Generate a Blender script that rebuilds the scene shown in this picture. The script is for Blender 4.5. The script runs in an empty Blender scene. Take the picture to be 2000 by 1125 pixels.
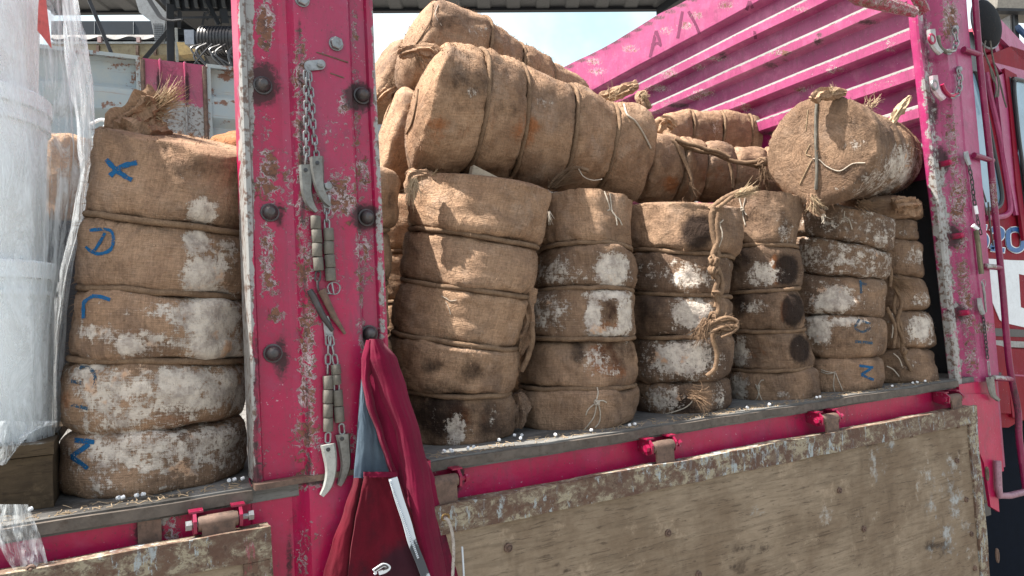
import bpy, math, random
from mathutils import Vector, Matrix, noise
from mathutils.bvhtree import BVHTree
random.seed(7)
V = Vector
scene = bpy.context.scene
COL = scene.collection
rad = math.radians

# ------------------------------------------------------------------ camera
TH, PT, RL = rad(28.7), rad(2.6), rad(3.1)
FPX = 1372.0
CAM = V((0, 0, 1.60))
f0 = V((math.sin(TH), math.cos(TH), 0)); r0 = V((math.cos(TH), -math.sin(TH), 0)); zz = V((0, 0, 1))
FW = math.cos(PT)*f0 + math.sin(PT)*zz
u1 = -math.sin(PT)*f0 + math.cos(PT)*zz
RT = math.cos(RL)*r0 - math.sin(RL)*u1
UP = math.cos(RL)*u1 + math.sin(RL)*r0
cd = bpy.data.cameras.new('camera'); cam = bpy.data.objects.new('camera', cd); COL.objects.link(cam)
cd.sensor_width = 36; cd.lens = 36*FPX/2000; cd.clip_start = 0.05; cd.clip_end = 3000
cam.matrix_world = Matrix(((RT.x, UP.x, -FW.x, CAM.x), (RT.y, UP.y, -FW.y, CAM.y), (RT.z, UP.z, -FW.z, CAM.z), (0, 0, 0, 1)))
scene.camera = cam
# ------------------------------------------------------------------ world, sun, exposure
SUN = V((-0.47, 0.10, 0.88)).normalized()
w = bpy.data.worlds.new("World"); scene.world = w; w.use_nodes = True
nt = w.node_tree; nt.nodes.clear()
sky = nt.nodes.new('ShaderNodeTexSky'); sky.sky_type = 'NISHITA'; sky.sun_disc = False
sky.sun_elevation = math.asin(SUN.z); sky.sun_rotation = math.atan2(SUN.x, SUN.y)
sky.air_density = 1.0; sky.dust_density = 5.0; sky.ozone_density = 0.6
bg = nt.nodes.new('ShaderNodeBackground'); bg.inputs[1].default_value = 0.078
wo = nt.nodes.new('ShaderNodeOutputWorld')
tcw = nt.nodes.new('ShaderNodeTexCoord'); sx = nt.nodes.new('ShaderNodeSeparateXYZ'); nt.links.new(tcw.outputs['Generated'], sx.inputs[0])
mr = nt.nodes.new('ShaderNodeMapRange'); mr.interpolation_type = 'SMOOTHSTEP'; nt.links.new(sx.outputs[2], mr.inputs[0])
mr.inputs[1].default_value = 0.85; mr.inputs[2].default_value = 0.30; mr.inputs[3].default_value = 0.08; mr.inputs[4].default_value = 0.85
cn = nt.nodes.new('ShaderNodeTexNoise'); nt.links.new(tcw.outputs['Generated'], cn.inputs['Vector']); cn.inputs['Scale'].default_value = 2.6; cn.inputs['Detail'].default_value = 6; cn.inputs['Roughness'].default_value = 0.55
cm = nt.nodes.new('ShaderNodeMapRange'); cm.interpolation_type = 'SMOOTHSTEP'; nt.links.new(cn.outputs[0], cm.inputs[0]); cm.inputs[1].default_value = 0.34; cm.inputs[2].default_value = 0.56
hz = nt.nodes.new('ShaderNodeMix'); hz.data_type = 'RGBA'; nt.links.new(cm.outputs[0], hz.inputs[0]); hz.inputs[6].default_value = (3.3, 4.9, 5.3, 1); hz.inputs[7].default_value = (6.2, 6.6, 6.7, 1)
ms = nt.nodes.new('ShaderNodeMix'); ms.data_type = 'RGBA'; nt.links.new(mr.outputs[0], ms.inputs[0]); nt.links.new(sky.outputs[0], ms.inputs[6]); nt.links.new(hz.outputs[2], ms.inputs[7])
nt.links.new(ms.outputs[2], bg.inputs[0]); nt.links.new(bg.outputs[0], wo.inputs[0])
sd = bpy.data.lights.new('sun', 'SUN'); sd.energy = 5.0; sd.angle = rad(0.5); sd.color = (1.0, 0.94, 0.85)
so = bpy.data.objects.new('sun', sd); COL.objects.link(so); so.rotation_euler = (-SUN).to_track_quat('-Z', 'Y').to_euler()
so.location = (0, 0, 8)
scene.view_settings.view_transform = 'Standard'; scene.view_settings.look = 'None'
scene.view_settings.exposure = 1.68; scene.view_settings.gamma = 1
scene.view_settings.use_curve_mapping = False

# ------------------------------------------------------------------ measuring helpers
def ray(x, y): return FW + RT*((x-1000)/FPX) + UP*((562.5-y)/FPX)
def onY(x, y, Y): d = ray(x, y); return CAM + d*((Y-CAM.y)/d.y)
def onX(x, y, X): d = ray(x, y); return CAM + d*((X-CAM.x)/d.x)
def onW(x, y, W): return CAM + ray(x, y)*W
def px(P):
    d = P-CAM; q = d.dot(FW)
    if q < 0.01: return (-9999, -9999)
    return (1000+FPX*d.dot(RT)/q, 562.5-FPX*d.dot(UP)/q)
def lerp(a, b, t): return a+(b-a)*t
def cl(x, a=0., b=1.): return a if x < a else b if x > b else x

# ------------------------------------------------------------------ object helpers
BASE = {}
def thing(name, label, cat, loc, group=None):
    o = bpy.data.objects.new(name, None); COL.objects.link(o); o.location = loc
    o.empty_display_size = 0.05
    o['label'] = label; o['category'] = cat
    if group: o['group'] = group
    BASE[o.name] = V(loc); return o
class MB:
    def __init__(s): s.v = []; s.f = []; s.uv = {}
    def add(s, vs, fs, uvs=None):
        n = len(s.v); s.v += [V(p) for p in vs]; s.f += [tuple(i+n for i in f) for f in fs]
        if uvs:
            for i, q in enumerate(uvs): s.uv[n+i] = q
        return s
    def grid(s, fn, nu, nv, closeu=False, uvs=False):
        n = len(s.v); cu = nu if closeu else nu+1
        for j in range(nv+1):
            for i in range(cu):
                r = fn(i/nu, j/nv)
                if uvs: s.uv[len(s.v)] = r[1]; r = r[0]
                s.v.append(V(r))
        for j in range(nv):
            for i in range(nu):
                a = n+j*cu+i; b = n+j*cu+(i+1) % cu; s.f.append((a, b, b+cu, a+cu))
        return s
    def box(s, x0, x1, y0, y1, z0, z1, st=None, M=None):
        st = st or 1e9
        def seg(a, b): return max(1, int(math.ceil(abs(b-a)/st))) if st < 1e8 else 1
        nx, ny, nz = seg(x0, x1), seg(y0, y1), seg(z0, z1)
        n0 = len(s.v)
        g = s.grid
        g(lambda u, v: (lerp(x0, x1, u), y0, lerp(z0, z1, v)), nx, nz)
        g(lambda u, v: (lerp(x1, x0, u), y1, lerp(z0, z1, v)), nx, nz)
        g(lambda u, v: (x0, lerp(y1, y0, u), lerp(z0, z1, v)), ny, nz)
        g(lambda u, v: (x1, lerp(y0, y1, u), lerp(z0, z1, v)), ny, nz)
        g(lambda u, v: (lerp(x0, x1, u), lerp(y0, y1, v), z1), nx, ny)
        g(lambda u, v: (lerp(x0, x1, u), lerp(y1, y0, v), z0), nx, ny)
        if M is not None:
            for i in range(n0, len(s.v)): s.v[i] = M @ s.v[i]
        return s
    def tube(s, pts, r, n=8, cap=True, lobes=0, pitch=0.05):
        pts = [V(p) for p in pts]
        m = len(pts)
        if m < 2: return s
        rs = r if isinstance(r, (list, tuple)) else [r]*m
        t = (pts[1]-pts[0]).normalized()
        a = t.orthogonal().normalized(); n0 = len(s.v); L = 0
        for i, p in enumerate(pts):
            if i == 0: tt = pts[1]-pts[0]
            elif i == m-1: tt = pts[-1]-pts[-2]
            else: tt = pts[i+1]-pts[i-1]
            if tt.length < 1e-9: tt = t
            tt.normalize()
            a = (a-tt*a.dot(tt))
            if a.length < 1e-6: a = tt.orthogonal()
            a.normalize(); b = tt.cross(a)
            if i: L += (p-pts[i-1]).length
            for k in range(n):
                q = 2*math.pi*k/n
                rr = rs[i]
                if lobes: rr *= 0.84+0.26*abs(math.cos(lobes*0.5*(q-2*math.pi*L/pitch)))
                s.v.append(p+(a*math.cos(q)+b*math.sin(q))*rr)
        for i in range(m-1):
            for k in range(n):
                A = n0+i*n+k; B = n0+i*n+(k+1) % n; s.f.append((A, B, B+n, A+n))
        if cap:
            s.f.append(tuple(n0+k for k in range(n))[::-1]); s.f.append(tuple(n0+(m-1)*n+k for k in range(n)))
        return s
    def lathe(s, c, ax, prof, n=20, cap=True):
        c = V(c); ax = V(ax).normalized(); a = ax.orthogonal().normalized(); b = ax.cross(a); n0 = len(s.v)
        for h, r in prof:
            for k in range(n):
                q = 2*math.pi*k/n; s.v.append(c+ax*h+(a*math.cos(q)+b*math.sin(q))*r)
        for i in range(len(prof)-1):
            for k in range(n):
                A = n0+i*n+k; B = n0+i*n+(k+1) % n; s.f.append((A, B, B+n, A+n))
        if cap:
            s.f.append(tuple(n0+k for k in range(n))[::-1]); s.f.append(tuple(n0+(len(prof)-1)*n+k for k in range(n)))
        return s
    def prism(s, pts, off):
        n0 = len(s.v); n = len(pts); off = V(off)
        s.v += [V(p) for p in pts]+[V(p)+off for p in pts]
        s.f.append(tuple(range(n0, n0+n))); s.f.append(tuple(range(n0+n, n0+2*n))[::-1])
        for i in range(n):
            j = (i+1) % n; s.f.append((n0+j, n0+i, n0+n+i, n0+n+j))
        return s
    def build(s, name, mat, parent=None, smooth=True, paint=None, base=(0, 0, 0, 0), jit=0, sharp=None, pf=None):
        if parent is not None: off = BASE[parent.name]
        else: off = sum(s.v, V())/max(1, len(s.v)); off = V((off.x, off.y, min(p.z for p in s.v)))
        if jit:
            for i, p in enumerate(s.v):
                q = p*9; s.v[i] = p+noise.noise_vector(q)*jit
        me = bpy.data.meshes.new(name); me.from_pydata([p-off for p in s.v], [], s.f)
        if s.uv:
            ul = me.uv_layers.new(name='UVMap')
            li = [0]*len(me.loops); me.loops.foreach_get('vertex_index', li)
            dat = []
            for i in li: q = s.uv.get(i, (0, 0)); dat += [q[0], q[1]]
            ul.data.foreach_set('uv', dat)
        if paint is None: paint = []
        if len(s.v):
            at = me.color_attributes.new('paint', 'FLOAT_COLOR', 'POINT'); dat = []
            for p in s.v:
                val = list(base); X, Y = px(p)
                for ch, bx, by, rx, ry, st in paint:
                    d = ((X-bx)/rx)**2+((Y-by)/ry)**2
                    if d < 4: val[ch] = max(val[ch], st*cl(1.45-0.75*math.sqrt(d)))
                if pf: pf(p, val)
                dat += val
            at.data.foreach_set('color', dat)
        me.materials.append(mat)
        if smooth:
            for p in me.polygons: p.use_smooth = True
            if sharp is None: sharp = 40
            me.set_sharp_from_angle(angle=rad(sharp))
        o = bpy.data.objects.new(name, me); COL.objects.link(o)
        if parent is not None: o.parent = parent
        else: o.location = off
        BASE[o.name] = off
        me.update(); return o
    def bvh(s): return BVHTree.FromPolygons(s.v, s.f)
def tag(o, label, cat, group=None):
    o['label'] = label; o['category'] = cat
    if group: o['group'] = group
    return o
def smooth_path(pts, k=6):
    pts = [V(p) for p in pts]; out = []
    P = [pts[0]*2-pts[1]]+pts+[pts[-1]*2-pts[-2]]
    for i in range(1, len(P)-2):
        a, b, c, d = P[i-1], P[i], P[i+1], P[i+2]
        for j in range(k):
            t = j/k
            out.append(0.5*((2*b)+(c-a)*t+(2*a-5*b+4*c-d)*t*t+(3*b-a-3*c+d)*t**3))
    out.append(pts[-1]); return out

# ------------------------------------------------------------------ material helpers
class NB:
    def __init__(s, name):
        s.m = bpy.data.materials.new(name); s.m.use_nodes = True; s.t = s.m.node_tree; s.t.nodes.clear()
        s.out = s.t.nodes.new('ShaderNodeOutputMaterial'); s.p = s.t.nodes.new('ShaderNodeBsdfPrincipled')
        s.t.links.new(s.p.outputs[0], s.out.inputs[0])
        s.tc = s.t.nodes.new('ShaderNodeTexCoord'); s.obj = s.tc.outputs['Object']; s.uvo = s.tc.outputs['UV']
    def L(s, a, b): s.t.links.new(a, b)
    def n(s, ty, **kw):
        x = s.t.nodes.new(ty)
        for k, v in kw.items(): setattr(x, k, v)
        return x
    def setin(s, sock, val):
        if hasattr(val, 'is_linked') or hasattr(val, 'links'): s.L(val, sock)
        else: sock.default_value = val
    def scale(s, vec, sc):
        m = s.n('ShaderNodeMapping'); s.L(vec, m.inputs[0]); m.inputs['Scale'].default_value = sc; return m.outputs[0]
    def noise(s, vec, sc, det=4, rough=0.6, dist=0, col=False):
        x = s.n('ShaderNodeTexNoise'); s.L(vec, x.inputs['Vector']); x.inputs['Scale'].default_value = sc
        x.inputs['Detail'].default_value = det; x.inputs['Roughness'].default_value = rough; x.inputs['Distortion'].default_value = dist
        return x.outputs[1 if col else 0]
    def vor(s, vec, sc, feat='F1', out=0):
        x = s.n('ShaderNodeTexVoronoi'); x.feature = feat; s.L(vec, x.inputs['Vector']); x.inputs['Scale'].default_value = sc
        return x.outputs[out]
    def math(s, op, a, b=0.0, c=0.0, clamp=False):
        x = s.n('ShaderNodeMath'); x.operation = op; x.use_clamp = clamp
        for i, q in enumerate((a, b, c)): s.setin(x.inputs[i], q)
        return x.outputs[0]
    def ramp(s, f, a, b):      # smooth threshold a..b -> 0..1
        x = s.n('ShaderNodeMapRange'); x.interpolation_type = 'SMOOTHSTEP'; s.setin(x.inputs[0], f)
        x.inputs[1].default_value = a; x.inputs[2].default_value = b; return x.outputs[0]
    def mix(s, f, a, b):
        x = s.n('ShaderNodeMix'); x.data_type = 'RGBA'; s.setin(x.inputs[0], f)
        for i, q in ((6, a), (7, b)):
            if isinstance(q, tuple): x.inputs[i].default_value = (*q, 1)
            else: s.L(q, x.inputs[i])
        return x.outputs[2]
    def attr(s):
        a = s.n('ShaderNodeAttribute'); a.attribute_name = 'paint'
        sp = s.n('ShaderNodeSeparateColor'); s.L(a.outputs['Color'], sp.inputs[0])
        return sp.outputs[0], sp.outputs[1], sp.outputs[2], a.outputs['Alpha']
    def bump(s, h, st, dist=0.002, prev=None):
        b = s.n('ShaderNodeBump'); b.inputs['Strength'].default_value = st; b.inputs['Distance'].default_value = dist
        s.L(h, b.inputs['Height'])
        if prev is not None: s.L(prev, b.inputs['Normal'])
        return b.outputs[0]
    def fin(s, col, rough=0.8, nrm=None, metal=0, spec=None):
        if isinstance(col, tuple): s.p.inputs['Base Color'].default_value = (*col, 1)
        else: s.L(col, s.p.inputs['Base Color'])
        s.setin(s.p.inputs['Roughness'], rough); s.setin(s.p.inputs['Metallic'], metal)
        if spec is not None: s.p.inputs['Specular IOR Level'].default_value = spec
        if nrm is not None: s.L(nrm, s.p.inputs['Normal'])
        return s.m

def mat_burlap():
    b = NB('burlap'); R, G, B, A = b.attr()
    big = b.noise(b.obj, 5, 5, 0.65); mid = b.noise(b.obj, 22, 6, 0.7); fine = b.noise(b.obj, 160, 4, 0.7)
    grit = b.noise(b.obj, 60, 8, 0.75)
    c = b.mix(b.ramp(big, 0.35, 0.68), (0.375, 0.240, 0.150), (0.235, 0.140, 0.084))
    c = b.mix(b.math('MULTIPLY', b.ramp(mid, 0.4, 0.75), 0.5), c, (0.165, 0.094, 0.057))
    # grey bloom, weathered threads
    c = b.mix(b.math('MULTIPLY', b.ramp(b.noise(b.obj, 9, 6, 0.7), 0.5, 0.72), 0.5), c, (0.32, 0.25, 0.20))
    oi = b.n('ShaderNodeObjectInfo'); rnd_ = oi.outputs['Random']
    st_ = b.ramp(b.noise(b.obj, 6.5, 7, 0.66, 0.8), 0.50, 0.68); c = b.mix(b.math('MULTIPLY', st_, b.math('ADD', 0.45, b.math('MULTIPLY', rnd_, 0.5))), c, (0.125, 0.078, 0.054))
    c = b.mix(b.math('MULTIPLY', rnd_, 0.28), c, (0.24, 0.165, 0.12))
    # grime level A
    ga = b.math('MULTIPLY', A, b.ramp(b.noise(b.obj, 8, 5, 0.7), 0.18, 0.62))
    c = b.mix(ga, c, (0.062, 0.041, 0.031))
    # orange stain B
    fb = b.ramp(b.math('ADD', b.math('MULTIPLY', B, 0.8), b.math('MULTIPLY', b.math('SUBTRACT', mid, 0.5), 1.2)), 0.3, 0.7)
    fb = b.math('MULTIPLY', fb, b.ramp(B, 0.02, 0.2))
    c = b.mix(b.math('MULTIPLY', fb, 0.8), c, (0.26, 0.092, 0.030))
    # dark stain G
    fg = b.ramp(b.math('ADD', G, b.math('MULTIPLY', b.math('SUBTRACT', mid, 0.5), 0.9)), 0.25, 0.8)
    fg = b.math('MULTIPLY', fg, b.ramp(G, 0.02, 0.25))
    c = b.mix(b.math('MULTIPLY', fg, 0.92), c, (0.014, 0.009, 0.008))
    # weave
    u = b.n('ShaderNodeSeparateXYZ'); b.L(b.uvo, u.inputs[0])
    wj = b.math('MULTIPLY', b.noise(b.uvo, 25, 2), 0.006)
    wu = b.math('SINE', b.math('MULTIPLY', b.math('ADD', u.outputs[0], wj), 1650))
    wv = b.math('SINE', b.math('MULTIPLY', b.math('ADD', u.outputs[1], wj), 1500))
    weave = b.math('ADD', b.math('MULTIPLY', b.math('MULTIPLY', wu, wv), 0.35), b.math('MULTIPLY', b.math('ADD', wu, wv), 0.2))
    slub = b.math('ADD', b.noise(b.scale(b.uvo, (18, 420, 1)), 1, 3, 0.6), b.noise(b.scale(b.uvo, (420, 18, 1)), 1, 3, 0.6))
    wc = b.math('ADD', b.math('MULTIPLY', weave, 0.16), b.math('MULTIPLY', b.math('SUBTRACT', slub, 1.0), 0.9))
    wc = b.math('ADD', wc, b.math('MULTIPLY', b.math('SUBTRACT', fine, 0.5), 1.0))
    hs = b.n('ShaderNodeHueSaturation'); b.L(c, hs.inputs['Color']); b.L(b.math('ADD', wc, 1.0, clamp=False), hs.inputs['Value']); hs.inputs['Saturation'].default_value = 0.97; c = hs.outputs[0]
    # white crust R (breaks up along the weave)
    m1 = b.math('ADD', b.math('MULTIPLY', R, 0.92), b.math('MULTIPLY', b.math('SUBTRACT', grit, 0.5), 1.7))
    m1 = b.math('ADD', m1, b.math('MULTIPLY', b.math('SUBTRACT', mid, 0.5), 1.1)); m1 = b.math('ADD', m1, b.math('MULTIPLY', wc, 0.45))
    fm = b.math('MULTIPLY', b.math('MULTIPLY', b.ramp(m1, 0.44, 0.66), 0.93), b.ramp(R, 0.03, 0.2))
    mc = b.mix(b.ramp(b.noise(b.obj, 33, 6, 0.7), 0.35, 0.7), (0.60, 0.54, 0.475), (0.29, 0.25, 0.225))
    mc = b.mix(b.math('MULTIPLY', b.ramp(b.noise(b.obj, 16, 3), 0.6, 0.7), 0.6), mc, (0.60, 0.33, 0.17))
    c = b.mix(fm, c, mc)
    c = b.mix(b.math('MULTIPLY', b.ramp(b.noise(b.obj, 130, 6, 0.75), 0.57, 0.66), 0.35), c, (0.06, 0.036, 0.026))
    h = b.math('ADD', b.math('MULTIPLY', weave, 0.25), b.math('MULTIPLY', slub, 0.6))
    n1 = b.bump(h, 0.75, 0.0022); n1 = b.bump(b.noise(b.obj, 13, 7, 0.68, 0.5), 0.8, 0.022, n1); n1 = b.bump(b.math('ADD', fm, b.math('MULTIPLY', grit, 0.8)), 0.4, 0.003, n1)
    return b.fin(c, 0.95, n1, spec=0.15)
def mat_pink(name='pink_paint', base=(0.345, 0.003, 0.056), fade=(0.26, 0.036, 0.090), chip0=0.0):
    b = NB(name); R, G, B, A = b.attr()
    n1 = b.noise(b.obj, 7, 5, 0.65); n2 = b.noise(b.obj, 68, 8, 0.76, 0.8); n3 = b.noise(b.obj, 95, 6, 0.7)
    c = b.mix(b.math('MULTIPLY', b.ramp(n1, 0.35, 0.65), 0.6), base, tuple(x*0.72 for x in base))
    fd = b.math('ADD', b.math('MULTIPLY', b.ramp(b.noise(b.obj, 12, 7, 0.7), 0.47, 0.66), 0.45), b.math('MULTIPLY', B, 0.9), clamp=True)
    c = b.mix(fd, c, fade)
    # fine streaky grime
    st = b.ramp(b.noise(b.scale(b.obj, (60, 60, 9)), 1, 5, 0.7), 0.5, 0.75)
    c = b.mix(b.math('MULTIPLY', st, 0.5), c, (0.12, 0.035, 0.055))
    rb = b.ramp(b.noise(b.scale(b.obj, (16, 16, 8)), 1, 8, 0.76, .5), 0.53, 0.64); c = b.mix(b.math('MULTIPLY', rb, b.math('ADD', .28, b.math('MULTIPLY', R, .5), clamp=True)), c, (0.115, 0.030, 0.060))
    sp = b.ramp(b.noise(b.obj, 170, 4, 0.65), 0.61, 0.67); c = b.mix(b.math('MULTIPLY', sp, 0.7), c, (0.10, 0.03, 0.04))
    c = b.mix(b.math('MULTIPLY', b.ramp(b.noise(b.obj, 130, 4, 0.6), 0.68, 0.71), 0.8), c, (0.42, 0.30, 0.34))
    # chips: white rim, rusty core
    ch = b.math('ADD', n2, b.math('MULTIPLY', b.math('SUBTRACT', n3, 0.5), 0.5))
    ch = b.math('ADD', ch, b.math('ADD', b.math('MULTIPLY', R, 0.36), chip0))
    w_ = b.ramp(ch, 0.70, 0.715); k_ = b.ramp(b.math('ADD', ch, b.math('MULTIPLY', b.math('SUBTRACT', b.noise(b.obj, 23, 3), 0.5), 0.35)), 0.745, 0.78)
    wc = b.mix(b.ramp(n3, 0.4, 0.6), (0.46, 0.41, 0.42), (0.27, 0.18, 0.20))
    c = b.mix(w_, c, wc); rc = b.mix(b.ramp(n3, 0.42, 0.6), (0.075, 0.038, 0.030), (0.17, 0.075, 0.045))
    c = b.mix(k_, c, rc)
    # soot G
    fg = b.ramp(b.math('ADD', G, b.math('MULTIPLY', b.math('SUBTRACT', n2, 0.5), 1.3)), 0.3, 0.75); fg = b.math('MULTIPLY', fg, b.ramp(G, 0.02, 0.2))
    c = b.mix(b.math('MULTIPLY', fg, 0.93), c, (0.035, 0.02, 0.022))
    # bare white-grey alpha, also the painted sunlight on the headboard lips
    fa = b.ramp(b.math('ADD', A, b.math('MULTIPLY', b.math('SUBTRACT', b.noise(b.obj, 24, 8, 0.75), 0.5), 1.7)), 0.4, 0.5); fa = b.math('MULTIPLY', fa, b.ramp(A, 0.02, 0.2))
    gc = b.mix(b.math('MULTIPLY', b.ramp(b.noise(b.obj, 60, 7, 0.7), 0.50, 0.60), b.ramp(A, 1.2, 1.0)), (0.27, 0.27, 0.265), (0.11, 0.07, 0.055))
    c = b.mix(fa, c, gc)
    nn = b.bump(b.math('SUBTRACT', n1, b.math('MULTIPLY', w_, 0.15)), 0.3, 0.01); nn = b.bump(b.math('ADD', w_, k_), 0.5, -0.0008, nn)
    return b.fin(c, b.math('ADD', 0.34 if 'cab' not in name else .55, b.math('MULTIPLY', b.math('ADD', w_, fg, clamp=True), 0.45)), nn, spec=0.45 if 'cab' not in name else .15)
def mat_plain(name, col, rough=0.6, metal=0, var=0.3, dirt=(0.05, 0.035, 0.03), dirtamt=0.35, sc=30, bump=0.2, spec=None):
    b = NB(name); n1 = b.noise(b.obj, sc, 6, 0.7); n2 = b.noise(b.obj, sc*3.3, 5, 0.7)
    c = b.mix(b.ramp(n1, 0.3, 0.7), col, tuple(x*(1-var) for x in col))
    c = b.mix(b.math('MULTIPLY', b.ramp(n2, 0.5, 0.7), dirtamt), c, dirt)
    return b.fin(c, b.math('ADD', rough-0.08, b.math('MULTIPLY', n2, 0.16)), b.bump(n2, bump, 0.002), metal, spec)
def mat_rope():
    b = NB('jute_rope'); n1 = b.noise(b.obj, 40, 5, 0.7); n2 = b.noise(b.obj, 400, 3, 0.7)
    c = b.mix(b.ramp(n1, 0.3, 0.7), (0.215, 0.145, 0.095), (0.13, 0.085, 0.057)); c = b.mix(b.math('MULTIPLY', b.ramp(n2, 0.45, 0.7), 0.6), c, (0.05, 0.028, 0.016))
    return b.fin(c, 0.95, b.bump(n2, 0.6, 0.001), spec=0.1)
def mat_wood(name, c1, c2, dark, ax=(3, 60, 45), crack=0.5):
    b = NB(name); R, G, B, A = b.attr()
    g = b.noise(b.scale(b.obj, ax), 1, 7, 0.72, 0.8); g2 = b.noise(b.scale(b.obj, tuple(x*2.6 for x in ax)), 1, 5, 0.7, 0.5)
    n = b.noise(b.obj, 4, 6, 0.7); pt = b.noise(b.obj, 11, 7, 0.75)
    c = b.mix(b.ramp(n, 0.35, 0.65), c1, c2)
    c = b.mix(b.math('MULTIPLY', b.ramp(g, 0.42, 0.66), 0.42), c, tuple(x*0.5 for x in c2))
    c = b.mix(b.math('MULTIPLY', b.ramp(g2, 0.57, 0.63), crack), c, dark)
    c = b.mix(b.math('MULTIPLY', b.ramp(pt, 0.56, 0.66), 0.5), c, tuple(x*1.35 for x in c1))
    c = b.mix(b.math('MULTIPLY', b.ramp(b.noise(b.obj, 17, 7, 0.75), 0.62, 0.70), 0.55), c, dark)
    c = b.mix(b.math('MULTIPLY', b.ramp(b.noise(b.scale(b.obj, (7, 7, 2.4)), 1.0, 6, 0.7), 0.58, 0.70), 0.5), c, tuple(x*0.6 for x in c2))
    fg = b.ramp(b.math('ADD', G, b.math('MULTIPLY', b.math('SUBTRACT', pt, 0.5), 1.4)), 0.35, 0.6); fg = b.math('MULTIPLY', fg, b.ramp(G, 0.02, 0.2))
    c = b.mix(b.math('MULTIPLY', fg, 0.85), c, dark)
    fr = b.ramp(b.math('ADD', R, b.math('MULTIPLY', b.math('SUBTRACT', pt, 0.5), 1.4)), 0.4, 0.6); fr = b.math('MULTIPLY', fr, b.ramp(R, 0.02, 0.2))
    c = b.mix(b.math('MULTIPLY', fr, 0.7), c, (0.34, 0.38, 0.40))
    nn = b.bump(g, 0.4, 0.004); nn = b.bump(g2, 0.7, 0.002, nn)
    return b.fin(c, 0.85, nn, spec=0.2)
def mat_chipped():
    b = NB('flaking_paint_frame'); R, G, B, A = b.attr()
    s1 = b.noise(b.scale(b.obj, (26, 26, 40)), 1, 8, 0.75, 0.4); s2 = b.noise(b.scale(b.obj, (70, 70, 22)), 1, 6, 0.75); n3 = b.noise(b.obj, 110, 5, 0.7)
    c = b.mix(b.ramp(s1, 0.42, 0.55), (0.11, 0.066, 0.046), (0.17, 0.135, 0.10))
    c = b.mix(b.ramp(b.math('ADD', s1, b.math('MULTIPLY', R, 0.10)), 0.55, 0.575), c, (0.27, 0.235, 0.17))
    c = b.mix(b.ramp(b.math('ADD', s2, b.math('MULTIPLY', R, 0.12)), 0.60, 0.625), c, (0.28, 0.31, 0.32))
    c = b.mix(b.math('MULTIPLY', b.ramp(b.noise(b.obj, 13, 7, 0.7), 0.50, 0.58), 0.75), c, (0.085, 0.045, 0.033))
    c = b.mix(b.math('MULTIPLY', b.ramp(n3, 0.56, 0.64), 0.75), c, (0.05, 0.032, 0.025))
    c = b.mix(b.ramp(b.math('ADD', G, b.math('MULTIPLY', b.math('SUBTRACT', s2, 0.5), 1.2)), 0.45, 0.65), c, (0.24, 0.05, 0.06))
    return b.fin(c, 0.75, b.bump(b.math('ADD', s1, n3), 0.6, 0.003), spec=0.3)
def mat_cloth(name, col, col2):
    b = NB(name); R, G, B, A = b.attr(); n = b.noise(b.obj, 12, 5, 0.65); f = b.noise(b.obj, 260, 3, 0.7)
    c = b.mix(b.ramp(n, 0.3, 0.7), col, col2); c = b.mix(b.math('MULTIPLY', b.ramp(f, 0.5, 0.8), 0.4), c, tuple(x*0.4 for x in col))
    fg = b.ramp(b.math('ADD', G, b.math('MULTIPLY', b.math('SUBTRACT', n, 0.5), 1.4)), 0.3, 0.8); fg = b.math('MULTIPLY', fg, b.ramp(G, 0.02, 0.2))
    c = b.mix(b.math('MULTIPLY', fg, 0.8), c, (0.02, 0.008, 0.014))
    m = b.fin(c, 0.92, b.bump(f, 0.4, 0.001), spec=0.15); b.p.inputs['Sheen Weight'].default_value = 0.06; return m
def mat_film():
    b = NB('stretch_film'); st = b.noise(b.scale(b.obj, (16, 16, 3.8)), 1, 7, 0.72, 2.2); s2 = b.noise(b.scale(b.obj, (90, 90, 9)), 1, 5, 0.7, 0.6)
    tr = b.n('ShaderNodeBsdfTransparent'); tr.inputs[0].default_value = (0.96, 0.97, 0.98, 1); tl = b.n('ShaderNodeBsdfTranslucent'); tl.inputs[0].default_value = (.8, .86, .9, 1); m2 = b.n('ShaderNodeMixShader'); m2.inputs[0].default_value = .45; b.L(b.p.outputs[0], m2.inputs[1]); b.L(tl.outputs[0], m2.inputs[2])
    mx = b.n('ShaderNodeMixShader')
    fac = b.math('ADD', b.math('MULTIPLY', b.ramp(st, 0.38, 0.68), 0.62), b.math('MULTIPLY', b.ramp(s2, 0.5, 0.7), 0.3)); fac = b.math('ADD', b.math('MULTIPLY', fac, 0.95), 0.12, clamp=True)
    b.L(fac, mx.inputs[0]); b.L(tr.outputs[0], mx.inputs[1]); b.L(m2.outputs[0], mx.inputs[2]); b.L(mx.outputs[0], b.out.inputs[0])
    b.fin((0.86, 0.91, 0.95), 0.12, b.bump(b.math('ADD', st, b.math('MULTIPLY', s2, 0.3)), 0.55, 0.012), spec=0.6); return b.m
def mat_corrug():
    b = NB('weathered_grey_blue_board'); n = b.noise(b.obj, 6, 6, 0.7); z = b.n('ShaderNodeSeparateXYZ'); b.L(b.obj, z.inputs[0])
    c = b.mix(b.ramp(n, 0.3, 0.7), (0.27, 0.33, 0.36), (0.34, 0.36, 0.34))
    R, G, B, A = b.attr()
    r = b.ramp(b.math('ADD', b.noise(b.obj, 14, 8, 0.75), b.math('MULTIPLY', R, 0.22)), 0.64, 0.70)
    c = b.mix(r, c, (0.16, 0.075, 0.045)); c = b.mix(b.math('MULTIPLY', b.ramp(b.noise(b.scale(b.obj, (3, 3, 50)), 1, 5, 0.7), 0.6, 0.68), 0.5), c, (0.25, 0.17, 0.12))
    return b.fin(c, 0.6, b.bump(n, 0.2, 0.01))

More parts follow.
